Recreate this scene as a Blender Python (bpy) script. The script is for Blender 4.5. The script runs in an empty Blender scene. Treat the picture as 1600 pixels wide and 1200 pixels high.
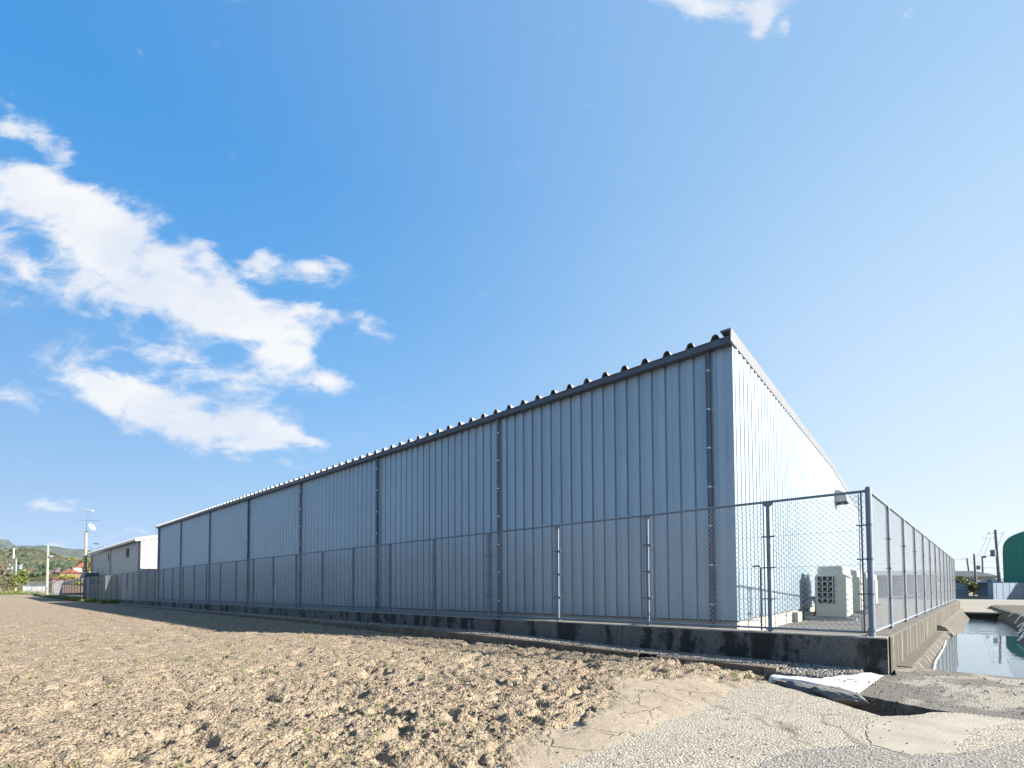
import bpy, bmesh, math, random
import numpy as np
from mathutils import Matrix, Vector
random.seed(7)
RNG = np.random.default_rng(11)
S = bpy.context.scene
COL = S.collection
# ------------------------------------------------------------------ camera
# eye at the origin height (z = 0); metres; warehouse corner at x = 0, y = 0
cam_d = bpy.data.cameras.new('camera')
cam = bpy.data.objects.new('camera', cam_d); COL.objects.link(cam)
cam_d.sensor_width = 36.0; cam_d.lens = 734.3555/1600*36
cam_d.shift_y = (897.4533-600)/1600
cam_d.clip_start = 0.05; cam_d.clip_end = 8000
yw, pt, rl = 0.7078, 0.0304, -0.00495
F = Vector((-math.sin(yw), math.cos(yw), 0)); R = Vector((math.cos(yw), math.sin(yw), 0)); U = Vector((0, 0, 1))
F2 = F*math.cos(pt)+U*math.sin(pt); U2 = -F*math.sin(pt)+U*math.cos(pt)
R3 = R*math.cos(rl)+U2*math.sin(rl); U3 = -R*math.sin(rl)+U2*math.cos(rl)
EYE = Vector((2.7118, -10.0183, 0))
m = Matrix((R3, U3, -F2)).transposed().to_4x4(); m.translation = EYE
cam.matrix_world = m
S.camera = cam
# ------------------------------------------------------------------ light
SUN = Vector((1.0, 0.47, 0.54)).normalized()          # towards the sun
ELEV = math.asin(SUN.z); AZ = math.atan2(SUN.x, SUN.y)
sun_d = bpy.data.lights.new('sun', 'SUN'); sun_d.energy = 5.0; sun_d.angle = math.radians(0.53)
sun_d.color = (1.0, 0.92, 0.81)
sun = bpy.data.objects.new('sun', sun_d); COL.objects.link(sun)
sun.location = (20, 10, 30)
sun.rotation_euler = (-SUN).to_track_quat('-Z', 'Y').to_euler()
S.view_settings.view_transform = 'Standard'; S.view_settings.look = 'None'
S.view_settings.gamma = 1.0; S.view_settings.use_curve_mapping = False
EXPO = 1.9
S.view_settings.exposure = EXPO
W = bpy.data.worlds.new('World'); S.world = W; W.use_nodes = True
nt = W.node_tree; nt.nodes.clear()
def N(t, typ, **kw):
    n = t.nodes.new(typ)
    for k, v in kw.items():
        if k == 'inp':
            for a, b in v.items():
                if hasattr(b, 'is_output') or b.__class__.__name__.startswith('NodeSocket'): t.links.new(b, n.inputs[a])
                else: n.inputs[a].default_value = b
        else: setattr(n, k, v)
    return n
def M_(t, op, a, b=None, c=None):
    n = t.nodes.new('ShaderNodeMath'); n.operation = op
    for i, x in enumerate((a, b, c)):
        if x is None: continue
        if isinstance(x, (int, float)): n.inputs[i].default_value = x
        else: t.links.new(x, n.inputs[i])
    return n.outputs[0]
def V_(t, op, a, b=None):
    n = t.nodes.new('ShaderNodeVectorMath'); n.operation = op
    for i, x in enumerate((a, b)):
        if x is None: continue
        if isinstance(x, (tuple, list, Vector)): n.inputs[i].default_value = tuple(x)
        else: t.links.new(x, n.inputs[i])
    return n.outputs['Value'] if op in ('DOT_PRODUCT', 'LENGTH') else n.outputs[0]
def ramp(t, fac, stops, interp='LINEAR'):
    n = t.nodes.new('ShaderNodeValToRGB'); n.color_ramp.interpolation = interp
    e = n.color_ramp.elements
    while len(e) < len(stops): e.new(0.5)
    for i, (p, c) in enumerate(stops):
        e[i].position = p; e[i].color = (c[0], c[1], c[2], 1) if not isinstance(c, (int, float)) else (c, c, c, 1)
    t.links.new(fac, n.inputs[0]); return n.outputs[0]
def smooth(t, x, a, b):
    n = t.nodes.new('ShaderNodeMapRange'); n.interpolation_type = 'SMOOTHSTEP'
    t.links.new(x, n.inputs[0]); n.inputs[1].default_value = a; n.inputs[2].default_value = b
    return n.outputs[0]
def mixc(t, f, a, b, bt='MIX'):
    n = t.nodes.new('ShaderNodeMix'); n.data_type = 'RGBA'; n.blend_type = bt
    for s, x in ((0, f), (6, a), (7, b)):
        if isinstance(x, (int, float)): n.inputs[s].default_value = x
        elif isinstance(x, (tuple, list)): n.inputs[s].default_value = (x[0], x[1], x[2], 1)
        else: t.links.new(x, n.inputs[s])
    return n.outputs[2]
sky = N(nt, 'ShaderNodeTexSky', sky_type='NISHITA', sun_disc=False, sun_elevation=ELEV, sun_rotation=AZ,
        altitude=20.0, air_density=1.0, dust_density=1.6, ozone_density=2.0)
SKYS = 0.12
# clouds: a field of puffs fixed to directions of the sky
tc = N(nt, 'ShaderNodeTexCoord')
D = V_(nt, 'NORMALIZE', tc.outputs['Generated'])
sepd = N(nt, 'ShaderNodeSeparateXYZ', inp={0: D})
CF, CR, CU = F2, R3, U3                                 # centre and axes of the cloudy quarter of the sky
fz = V_(nt, 'DOT_PRODUCT', D, CF)
fzs = M_(nt, 'MAXIMUM', fz, 0.08)
qa = M_(nt, 'DIVIDE', V_(nt, 'DOT_PRODUCT', D, CR), fzs)
qb = M_(nt, 'DIVIDE', V_(nt, 'DOT_PRODUCT', D, CU), fzs)
PV = N(nt, 'ShaderNodeCombineXYZ', inp={0: qa, 1: qb}).outputs[0]
rotn = N(nt, 'ShaderNodeMapping', inp={0: PV, 2: (0, 0, math.radians(24)), 3: (1.0, 1.9, 1)}).outputs[0]
nw = N(nt, 'ShaderNodeTexNoise', inp={'Vector': rotn, 'Scale': 4.2, 'Detail': 7.0, 'Roughness': 0.6, 'Distortion': 0.5})
warp = V_(nt, 'SUBTRACT', nw.outputs['Color'], (0.5, 0.5, 0.5))
ws = N(nt, 'ShaderNodeVectorMath', operation='SCALE'); nt.links.new(warp, ws.inputs[0]); ws.inputs['Scale'].default_value = 0.14
PW = V_(nt, 'ADD', PV, ws.outputs[0])
puffs = [(60,300,105,38,15,1.1),(170,365,135,50,27,1.3),(285,450,150,54,22,1.35),(385,500,80,34,15,1.1),(75,440,125,50,12,.75),
 (335,400,80,13,40,.62),(50,215,90,22,30,.85),(408,403,26,17,0,1.1),(492,420,44,21,8,1.2),(472,485,36,15,15,1.05),(572,505,30,14,10,.95),
 (448,550,52,19,-8,1.15),(205,535,90,22,8,.8),(517,588,48,18,12,1.15),(350,588,66,20,0,.95),(180,605,100,34,18,1.15),(280,650,130,32,14,1.25),
 (405,650,80,38,12,1.1),(385,697,50,14,0,.75),(465,685,45,11,18,.85),(18,608,44,22,5,.75),(90,785,48,11,0,.72),(205,831,46,8,0,.62),
 (1110,8,95,40,12,.85),(1195,40,24,48,10,.6),(1237,55,9,15,20,.62),(1417,10,7,20,30,.6),(1570,475,20,9,20,.58),
 (45,852,60,6,0,.5),(95,855,40,5,0,.45),(-120,330,120,60,20,1.1),(-180,560,120,50,10,1.0),(1130,-70,140,60,10,1.0),(640,640,18,6,20,.5),(600,625,20,6,20,.45)]
tot = None
for (x, y, rx, ry, an, wt) in puffs:
    cx_, cy_ = (x-800)/734.36, (897.45-y)/734.36
    a = math.radians(an); ca, sa = math.cos(a), math.sin(a)
    # p' = rotate(p-c) / r  as two dot products
    rx *= .86; ry *= .80; ux = (ca*734.36/rx, -sa*734.36/rx, 0); uy = (sa*734.36/ry, ca*734.36/ry, 0)
    d0 = V_(nt, 'SUBTRACT', PW, (cx_, cy_, 0))
    p1 = V_(nt, 'DOT_PRODUCT', d0, ux); p2 = V_(nt, 'DOT_PRODUCT', d0, uy)
    q = M_(nt, 'ADD', M_(nt, 'MULTIPLY', p1, p1), M_(nt, 'MULTIPLY', p2, p2))
    g = M_(nt, 'MULTIPLY', M_(nt, 'POWER', 2.718, M_(nt, 'MULTIPLY', q, -0.62)), wt*.95)
    tot = g if tot is None else M_(nt, 'ADD', tot, g)
nf = N(nt, 'ShaderNodeTexNoise', inp={'Vector': rotn, 'Scale': 8.5, 'Detail': 12.0, 'Roughness': 0.64, 'Distortion': 0.25})
front = smooth(nt, fz, 0.1, 0.3)
dens = M_(nt, 'MULTIPLY', M_(nt, 'ADD', M_(nt, 'MINIMUM', tot, 1.35), M_(nt, 'MULTIPLY', M_(nt, 'SUBTRACT', nf.outputs[0], 0.5), 2.7)), front)
tot = M_(nt, 'MINIMUM', tot, 1.35); dmask = smooth(nt, dens, 0.32, 1.28)
# the rest of the sky: a few thin clouds of the same kind
zz = M_(nt, 'ADD', M_(nt, 'MAXIMUM', sepd.outputs[2], 0.0), 0.15)
PB = N(nt, 'ShaderNodeCombineXYZ', inp={0: M_(nt, 'DIVIDE', sepd.outputs[0], zz), 1: M_(nt, 'DIVIDE', sepd.outputs[1], zz)}).outputs[0]
nb = N(nt, 'ShaderNodeTexNoise', inp={'Vector': PB, 'Scale': 0.9, 'Detail': 8.0, 'Roughness': 0.6})
back = M_(nt, 'MULTIPLY', smooth(nt, nb.outputs[0], 0.60, 0.78), M_(nt, 'SUBTRACT', 1.0, front))
dmask = M_(nt, 'MAXIMUM', dmask, back)
dmask = M_(nt, 'MULTIPLY', dmask, 0.93)
shade = N(nt, 'ShaderNodeTexNoise', inp={'Vector': rotn, 'Scale': 3.0, 'Detail': 4.0, 'Roughness': 0.5})
ccol = mixc(nt, smooth(nt, shade.outputs[0], 0.38, 0.62), (0.80, 0.85, 0.95), (1.0, 1.0, 1.0))
CK = 0.98/(SKYS*2**EXPO)
ccol = mixc(nt, 1.0, ccol, (CK, CK, CK), 'MULTIPLY')
# clear winter air: slightly deeper blue away from the sun, white towards it
K1 = 1.0/(SKYS*2**EXPO)
el = M_(nt, 'MAXIMUM', sepd.outputs[2], 0.0)
grad = ramp(nt, el, [(0.0, (.54,.72,.93)), (.10, (.45,.66,.92)), (.20, (.34,.59,.90)), (.35, (.20,.475,.87)), (.5, (.095,.375,.81)), (.64, (.035,.30,.755)), (1.0, (.02,.21,.63))])
cs_ = V_(nt, 'DOT_PRODUCT', D, tuple(SUN))
hz_ = M_(nt, 'MULTIPLY', smooth(nt, cs_, -0.48, 0.82), M_(nt, 'SUBTRACT', 1.0, M_(nt, 'MULTIPLY', el, 0.55)))
anti = M_(nt, 'MULTIPLY', smooth(nt, M_(nt, 'MULTIPLY', cs_, -1.0), 0.25, 0.95), 0.75)
grad = mixc(nt, anti, grad, ramp(nt, el, [(0.0, (.30,.47,.74)), (.3, (.12,.32,.68)), (.7, (.05,.24,.62))]))
grad = mixc(nt, hz_, grad, ramp(nt, el, [(0.0,(.86,.93,.99)),(.3,(.74,.885,1.0)),(.7,(.58,.80,.99))]))
grad = mixc(nt, 1.0, grad, (K1, K1, K1), 'MULTIPLY')
base = mixc(nt, 0.965, sky.outputs[0], grad)
skyc = mixc(nt, dmask, base, ccol)
bg = N(nt, 'ShaderNodeBackground', inp={'Color': skyc, 'Strength': SKYS})
wo = N(nt, 'ShaderNodeOutputWorld', inp={0: bg.outputs[0]})

# ------------------------------------------------------------------ noise for terrain
def _h(ix, iy, s):
    n = (ix.astype(np.int64)*374761393 + iy.astype(np.int64)*668265263 + s*1274126177) & 0xffffffff
    n = ((n ^ (n >> 13))*1274126177) & 0xffffffff
    return ((n ^ (n >> 16)) & 0xffff)/65535.0
def vnoise(x, y, s=0):
    ix = np.floor(x); iy = np.floor(y); fx = x-ix; fy = y-iy
    fx = fx*fx*(3-2*fx); fy = fy*fy*(3-2*fy)
    a = _h(ix, iy, s); b = _h(ix+1, iy, s); c = _h(ix, iy+1, s); d = _h(ix+1, iy+1, s)
    return (a*(1-fx)+b*fx)*(1-fy)+(c*(1-fx)+d*fx)*fy
def fbm(x, y, o=4, s=0):
    v = 0; a = 0.5; t = 0
    for i in range(o):
        v = v+a*vnoise(x*2**i+i*17.3, y*2**i-i*9.1, s+i); t += a; a *= 0.5
    return v/t
# ------------------------------------------------------------------ materials
def newmat(name):
    mt = bpy.data.materials.new(name); mt.use_nodes = True
    t = mt.node_tree; b = t.nodes['Principled BSDF']
    return mt, t, b
def coords(t, kind='pos'):
    if kind == 'pos':
        return N(t, 'ShaderNodeNewGeometry').outputs['Position']
    return N(t, 'ShaderNodeTexCoord').outputs['Object']
def noise(t, vec, scale, detail=4.0, rough=0.55, dist=0.0):
    return N(t, 'ShaderNodeTexNoise', inp={'Vector': vec, 'Scale': scale, 'Detail': detail, 'Roughness': rough, 'Distortion': dist}).outputs[0]
def scaled(t, vec, s):
    return V_(t, 'MULTIPLY', vec, s)
def bump(t, b, h, strength=0.3, dist=0.01):
    n = N(t, 'ShaderNodeBump', inp={'Height': h, 'Strength': strength, 'Distance': dist})
    t.links.new(n.outputs[0], b.inputs['Normal']); return n
def simple(name, c, rough=0.6, metal=0.0, var=0.12, scale=6.0, bmp=0.0, bs=40.0, bd=0.003, spec=0.5, stretch=None):
    mt, t, b = newmat(name)
    p = coords(t)
    if stretch: p = scaled(t, p, stretch)
    n = noise(t, p, scale, 5.0, 0.6)
    lo = tuple(x*(1-var) for x in c); hi = tuple(min(1, x*(1+var)) for x in c)
    t.links.new(ramp(t, n, [(0.3, lo), (0.7, hi)]), b.inputs['Base Color'])
    b.inputs['Roughness'].default_value = rough; b.inputs['Metallic'].default_value = metal
    b.inputs['Specular IOR Level'].default_value = spec
    if bmp: bump(t, b, noise(t, p, bs, 5.0, 0.6), bmp, bd)
    return mt
MT = {}
# cladding: factory-coated steel sheet, slightly glossy, faint vertical streaks and handling marks
def clad(name, c, metal, rough):
    mt, t, b = newmat(name); p = coords(t)
    st = noise(t, scaled(t, p, (14, 14, 0.12)), 1.0, 5.0, 0.6)
    big = noise(t, p, 0.5, 3.0)
    f = M_(t, 'ADD', M_(t, 'MULTIPLY', st, 0.6), M_(t, 'MULTIPLY', big, 0.4))
    t.links.new(ramp(t, f, [(0.32, tuple(x*0.86 for x in c)), (0.68, tuple(min(1, x*1.08) for x in c))]), b.inputs['Base Color'])
    b.inputs['Metallic'].default_value = metal
    t.links.new(ramp(t, st, [(0.3, rough*0.85), (0.7, rough*1.2)]), b.inputs['Roughness'])
    bump(t, b, noise(t, scaled(t, p, (3, 3, 0.6)), 1.0, 3.0), 0.12, 0.01)
    return mt
MT['clad'] = clad('galvanised_cladding', (0.465, 0.605, 0.73), 0.34, 0.33)
MT['creamclad'] = clad('cream_cladding', (0.62, 0.61, 0.58), 0.0, 0.5)
MT['trim'] = simple('dark_trim_metal', (0.12, 0.15, 0.20), 0.42, 0.3, 0.08, 3.0)
MT['verge'] = simple('verge_metal', (0.33, 0.33, 0.345), 0.35, 0.35, 0.06, 2.0)
MT['roof'] = simple('roof_steel', (0.62, 0.62, 0.62), 0.35, 0.5, 0.08, 3.0)
MT['pipe'] = simple('downpipe_plastic', (0.11, 0.15, 0.23), 0.38, 0.1, 0.12, 3.0)
MT['steel'] = simple('stainless_steel', (0.75, 0.76, 0.78), 0.25, 0.9, 0.05, 4.0)
MT['galv'] = simple('galvanised_tube', (0.23, 0.29, 0.38), 0.6, 0.15, 0.14, 5.0, 0.1, 60, 0.001)
MT['galvdark'] = simple('galvanised_bar', (0.17, 0.20, 0.25), 0.5, 0.4, 0.15, 9.0)
MT['wire'] = simple('galvanised_wire', (0.58, 0.61, 0.64), 0.5, 0.25, 0.1, 3.0)
MT['dark'] = simple('dark_void', (0.015, 0.016, 0.02), 0.8, 0.0, 0.3, 5.0)
MT['ac'] = simple('ac_enamel', (0.66, 0.65, 0.59), 0.45, 0.0, 0.05, 2.0)
MT['white'] = simple('white_plastic', (0.78, 0.79, 0.80), 0.45, 0.0, 0.05, 3.0)
MT['blackpipe'] = simple('black_pipe', (0.03, 0.035, 0.04), 0.4, 0.0, 0.2, 6.0)
MT['polecon'] = simple('pole_concrete', (0.36, 0.345, 0.31), 0.8, 0.0, 0.15, 2.0)
MT['poledark'] = simple('pole_concrete_grey', (0.26, 0.24, 0.23), 0.8, 0.0, 0.15, 2.0)
MT['cable'] = simple('black_cable', (0.03, 0.03, 0.035), 0.6)
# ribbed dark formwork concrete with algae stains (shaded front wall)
def stained(name):
    mt, t, b = newmat(name); p = coords(t)
    fine = noise(t, p, 55.0, 6.0, 0.7)
    sp = N(t, 'ShaderNodeSeparateXYZ', inp={0: p})
    blot = noise(t, scaled(t, p, (1.5, 1.5, 0.75)), 1.0, 5.0, 0.62, 0.5)
    runs = noise(t, scaled(t, p, (4.5, 4.5, 0.30)), 1.0, 4.0, 0.6, 0.15)
    mid = noise(t, p, 9.0, 5.0, 0.7)
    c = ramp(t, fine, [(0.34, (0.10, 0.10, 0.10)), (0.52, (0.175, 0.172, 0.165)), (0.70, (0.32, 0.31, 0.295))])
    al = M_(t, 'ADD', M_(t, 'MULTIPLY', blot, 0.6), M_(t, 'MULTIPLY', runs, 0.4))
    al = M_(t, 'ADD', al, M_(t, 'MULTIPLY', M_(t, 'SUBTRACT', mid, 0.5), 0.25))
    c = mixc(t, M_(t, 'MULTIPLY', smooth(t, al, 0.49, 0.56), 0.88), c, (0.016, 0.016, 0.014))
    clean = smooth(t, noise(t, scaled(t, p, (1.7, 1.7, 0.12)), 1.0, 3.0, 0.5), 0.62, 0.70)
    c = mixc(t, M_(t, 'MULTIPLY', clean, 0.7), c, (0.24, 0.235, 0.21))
    # paler along the top arris
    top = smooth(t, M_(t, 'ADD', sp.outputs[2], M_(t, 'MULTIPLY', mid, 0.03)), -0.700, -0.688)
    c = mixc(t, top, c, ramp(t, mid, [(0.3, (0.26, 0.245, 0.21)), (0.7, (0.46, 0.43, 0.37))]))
    t.links.new(c, b.inputs['Base Color']); b.inputs['Roughness'].default_value = 0.9
    h = M_(t, 'ADD', M_(t, 'MULTIPLY', fine, 0.5), mid)
    bump(t, b, h, 0.5, 0.012)
    return mt
MT['curb'] = stained('algae_stained_concrete')
def canalcon(name):
    mt, t, b = newmat(name); p = coords(t)
    fine = noise(t, p, 60.0, 5.0, 0.7); mid = noise(t, p, 6.0, 5.0, 0.65)
    st = noise(t, scaled(t, p, (9, 9, 0.35)), 1.0, 5.0, 0.68, 0.1)
    c = ramp(t, M_(t, 'ADD', M_(t, 'MULTIPLY', st, 0.7), M_(t, 'MULTIPLY', mid, 0.3)), [(0.36, (0.018, 0.017, 0.015)), (0.48, (0.045, 0.040, 0.034)), (0.58, (0.08, 0.07, 0.057)), (0.70, (0.16, 0.14, 0.11))])
    # pale lime runs below the shrinkage joints, about every half metre
    sy = N(t, 'ShaderNodeSeparateXYZ', inp={0: p})
    yy_ = M_(t, 'ADD', M_(t, 'DIVIDE', sy.outputs[1], 0.52), M_(t, 'MULTIPLY', noise(t, scaled(t, p, (0.2, 0.8, 0.0)), 1.0, 2.0), 2.2))
    fr_ = M_(t, 'ABSOLUTE', M_(t, 'SUBTRACT', M_(t, 'FRACT', M_(t, 'ADD', yy_, M_(t, 'MULTIPLY', M_(t, 'SUBTRACT', noise(t, p, 8.0, 3.0), 0.5), 0.05))), 0.5))
    lime = M_(t, 'SUBTRACT', 1.0, smooth(t, fr_, 0.030, 0.060))
    lime = M_(t, 'MULTIPLY', lime, smooth(t, noise(t, scaled(t, p, (1, 1, 0.8)), 3.0, 3.0), 0.36, 0.5))
    c = mixc(t, M_(t, 'MULTIPLY', lime, 0.85), c, (0.50, 0.44, 0.31))
    halo = M_(t, 'SUBTRACT', 1.0, smooth(t, fr_, 0.05, 0.20))
    c = mixc(t, M_(t, 'MULTIPLY', halo, 0.14), c, (0.30, 0.26, 0.19))
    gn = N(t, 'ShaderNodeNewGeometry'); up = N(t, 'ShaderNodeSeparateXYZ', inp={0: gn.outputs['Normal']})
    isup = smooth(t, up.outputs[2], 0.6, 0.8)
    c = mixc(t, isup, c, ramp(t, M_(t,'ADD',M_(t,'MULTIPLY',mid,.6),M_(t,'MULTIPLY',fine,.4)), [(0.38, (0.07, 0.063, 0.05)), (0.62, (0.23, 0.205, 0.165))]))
    sp = N(t, 'ShaderNodeSeparateXYZ', inp={0: p})
    c = mixc(t, fine, c, mixc(t, 0.35, c, (0.04, 0.04, 0.035)))
    t.links.new(c, b.inputs['Base Color']); b.inputs['Roughness'].default_value = 0.9
    bump(t, b, M_(t, 'ADD', M_(t, 'MULTIPLY', fine, 0.5), mid), 0.45, 0.012)
    return mt
MT['canal'] = canalcon('lime_streaked_concrete')
def palecon(name, lo, hi, bs=45.0, strength=0.35):
    mt, t, b = newmat(name); p = coords(t)
    fine = noise(t, p, bs, 6.0, 0.7); mid = noise(t, p, 2.2, 5.0, 0.65)
    f = M_(t, 'ADD', M_(t, 'MULTIPLY', fine, 0.45), M_(t, 'MULTIPLY', mid, 0.55))
    t.links.new(ramp(t, f, [(0.32, lo), (0.68, hi)]), b.inputs['Base Color']); b.inputs['Roughness'].default_value = 0.88
    bump(t, b, f, strength, 0.01); return mt
MT['found'] = palecon('pale_foundation_concrete', (0.50, 0.48, 0.43), (0.66, 0.64, 0.58), 30, 0.15)
MT['beam'] = palecon('weathered_edging_concrete', (0.07, 0.055, 0.04), (0.33, 0.25, 0.175))
MT['lot'] = palecon('dark_yard_asphalt', (0.10, 0.095, 0.09), (0.19, 0.18, 0.165))
MT['bridge'] = palecon('dusty_track_surface', (0.24, 0.215, 0.18), (0.42, 0.38, 0.31), 12)
MT['bank'] = palecon('damp_earth_bank', (0.035, 0.028, 0.02), (0.13, 0.10, 0.07), 8, 0.7)
# worn concrete with exposed aggregate
def aggregate(name, base, warm=0.0, patches=True):
    mt, t, b = newmat(name); p = coords(t)
    vo = N(t, 'ShaderNodeTexVoronoi', inp={'Vector': p, 'Scale': 48.0, 'Randomness': 1.0})
    sc = N(t, 'ShaderNodeSeparateColor', inp={0: vo.outputs['Color']})
    stone = ramp(t, sc.outputs[0], [(0.0, tuple(x*0.30 for x in base)), (0.25, tuple(x*0.72 for x in base)), (0.6, base), (0.88, tuple(x*1.25 for x in base)), (1.0, tuple(min(.8, x*1.6) for x in base))])
    edge = smooth(t, vo.outputs['Distance'], 0.32, 0.62)
    c = mixc(t, M_(t, 'MULTIPLY', edge, 0.75), stone, tuple(x*0.62 for x in base))
    mid = noise(t, p, 1.1, 5.0, 0.62, 0.4)
    if patches:
        dust = smooth(t, mid, 0.50, 0.60)
        fd = noise(t, p, 30.0, 5.0, 0.7)
        dc = ramp(t, fd, [(0.25, (0.36, 0.325, 0.27)), (0.7, (0.52, 0.475, 0.39))])
        c = mixc(t, M_(t, 'MULTIPLY', dust, 0.72), c, dc)
        dirt = smooth(t, noise(t, scaled(t, p, (2.2, 2.2, 2.2)), 1.0, 6.0, 0.7, 0.8), 0.58, 0.66)
        c = mixc(t, M_(t, 'MULTIPLY', dirt, 0.65), c, (0.20, 0.165, 0.12))
        spk = smooth(t, noise(t, p, 24.0, 3.0, 0.6), 0.68, 0.72)
        c = mixc(t, M_(t, 'MULTIPLY', spk, 0.75), c, (0.07, 0.06, 0.05))
        cr = N(t, 'ShaderNodeTexVoronoi', feature='DISTANCE_TO_EDGE', inp={'Vector': V_(t, 'ADD', p, scaled(t, N(t, 'ShaderNodeTexNoise', inp={'Vector': p, 'Scale': 3.0, 'Detail': 5.0}).outputs['Color'], (0.5, 0.5, 0.5))), 'Scale': 0.62})
        crk = M_(t, 'SUBTRACT', 1.0, smooth(t, cr.outputs['Distance'], 0.004, 0.018))
        crk = M_(t, 'MULTIPLY', crk, smooth(t, mid, 0.50, 0.56))
        c = mixc(t, M_(t, 'MULTIPLY', crk, 0.5), c, (0.06, 0.05, 0.04))
    t.links.new(c, b.inputs['Base Color']); b.inputs['Roughness'].default_value = 0.85
    h = M_(t, 'SUBTRACT', M_(t, 'MULTIPLY', mid, 2.0), edge)
    bump(t, b, h, 0.8, 0.006)
    return mt
MT['road'] = aggregate('exposed_aggregate_concrete', (0.54, 0.485, 0.40))
MT['patch_pale'] = palecon('smooth_repair_mortar', (0.30, 0.275, 0.225), (0.56, 0.51, 0.42), 60, 0.7)
MT['patch_dark'] = aggregate('coarse_grey_asphalt', (0.38, 0.36, 0.32), patches=False)
MT['slab'] = aggregate('grey_aggregate_concrete', (0.21, 0.195, 0.17), patches=True)
MT['gravelbase'] = aggregate('gravel_bed', (0.34, 0.32, 0.29), patches=False)
def soil(name):
    mt, t, b = newmat(name); p = coords(t)
    fine = noise(t, p, 70.0, 6.0, 0.72); mid = noise(t, p, 7.0, 6.0, 0.68, 0.3); big = noise(t, p, 0.35, 4.0, 0.6)
    f = M_(t, 'ADD', M_(t, 'MULTIPLY', fine, 0.5), M_(t, 'MULTIPLY', mid, 0.5))
    c = ramp(t, f, [(0.32, (0.12, 0.092, 0.063)), (0.43, (0.33, 0.262, 0.188)), (0.56, (0.48, 0.39, 0.287)), (0.72, (0.63, 0.53, 0.40))])
    straw = noise(t, scaled(t, p, (3.0, 14.0, 1.0)), 6.0, 4.0, 0.7, 1.2)
    c = mixc(t, M_(t, 'MULTIPLY', smooth(t, straw, 0.56, 0.66), 0.5), c, (0.60, 0.52, 0.37))
    # scattered weeds, denser towards the left of the field
    sp = N(t, 'ShaderNodeSeparateXYZ', inp={0: p})
    wl = M_(t, 'MULTIPLY', smooth(t, M_(t, 'MULTIPLY', sp.outputs[0], -1.0), 4.0, 14.0), 0.05)
    wn = M_(t, 'ADD', noise(t, p, 5.0, 5.0, 0.7), M_(t, 'ADD', wl, M_(t, 'MULTIPLY', big, 0.12)))
    c = mixc(t, M_(t, 'MULTIPLY', smooth(t, wn, 0.75, 0.80), 0.6), c, (0.19, 0.22, 0.05))
    # the far end carries grass
    gr = M_(t, 'ADD', smooth(t, M_(t, 'MULTIPLY', sp.outputs[0], -1.0), 88.0, 104.0), M_(t, 'MULTIPLY', M_(t, 'SUBTRACT', mid, 0.5), 1.4))
    c = mixc(t, smooth(t, gr, 0.45, 0.7), c, (0.15, 0.17, 0.045))
    # the fine dried silt of the bank
    at = N(t, 'ShaderNodeAttribute', attribute_name='silt').outputs['Fac']
    sc_ = ramp(t, M_(t, 'ADD', M_(t, 'MULTIPLY', noise(t, p, 2.0, 5.0, 0.6), 0.7), M_(t, 'MULTIPLY', fine, 0.3)), [(0.35, (0.40, 0.34, 0.26)), (0.65, (0.56, 0.48, 0.375))])
    wv = V_(t, 'ADD', p, scaled(t, N(t, 'ShaderNodeTexNoise', inp={'Vector': p, 'Scale': 5.0, 'Detail': 4.0}).outputs['Color'], (0.25, 0.25, 0.25)))
    cr = N(t, 'ShaderNodeTexVoronoi', feature='DISTANCE_TO_EDGE', inp={'Vector': wv, 'Scale': 2.3})
    crk = M_(t, 'SUBTRACT', 1.0, smooth(t, cr.outputs['Distance'], 0.003, 0.03))
    crk = M_(t, 'MULTIPLY', crk, smooth(t, noise(t, p, 1.4, 3.0), 0.45, 0.6))
    sc_ = mixc(t, M_(t, 'MULTIPLY', crk, 0.7), sc_, (0.13, 0.10, 0.07))
    spk = smooth(t, noise(t, p, 32.0, 4.0, 0.65), 0.60, 0.68)
    sc_ = mixc(t, M_(t, 'MULTIPLY', spk, 0.7), sc_, (0.14, 0.11, 0.08))
    c = mixc(t, at, c, sc_)
    t.links.new(c, b.inputs['Base Color']); b.inputs['Roughness'].default_value = 0.95
    b.inputs['Specular IOR Level'].default_value = 0.2
    h = M_(t, 'SUBTRACT', f, M_(t, 'MULTIPLY', crk, M_(t, 'MULTIPLY', at, 0.4)))
    vo = N(t, 'ShaderNodeTexVoronoi', inp={'Vector': V_(t, 'ADD', p, scaled(t, N(t, 'ShaderNodeTexNoise', inp={'Vector': p, 'Scale': 30.0}).outputs['Color'], (.03,.03,.03))), 'Scale': 38.0})
    h = M_(t, 'SUBTRACT', h, M_(t, 'MULTIPLY', M_(t, 'MULTIPLY', vo.outputs['Distance'], M_(t, 'SUBTRACT', 1.0, at)), 0.9))
    bump(t, b, h, 1.0, 0.03)
    return mt
MT['soil'] = soil('ploughed_dry_soil')
def randcol(name, stops, rough=0.85, scale=3.0, transl=0.0):
    mt, t, b = newmat(name)
    g = N(t, 'ShaderNodeNewGeometry')
    r = g.outputs['Random Per Island']
    c = ramp(t, r, stops)
    n = noise(t, g.outputs['Position'], scale, 4.0)
    c = mixc(t, 0.35, c, mixc(t, 1.0, c, ramp(t, n, [(0.3, 0.45), (0.7, 1.3)]), 'MULTIPLY'))
    t.links.new(c, b.inputs['Base Color']); b.inputs['Roughness'].default_value = rough
    b.inputs['Specular IOR Level'].default_value = 0.25
    if name == 'soil_clod': bump(t, b, noise(t, g.outputs['Position'], 90.0, 5.0, 0.75), 1.0, 0.012)
    return mt
MT['clod'] = randcol('soil_clod', [(0, (0.21, 0.165, 0.118)), (0.5, (0.34, 0.275, 0.205)), (1, (0.46, 0.385, 0.29))], 0.95, 40)
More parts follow.
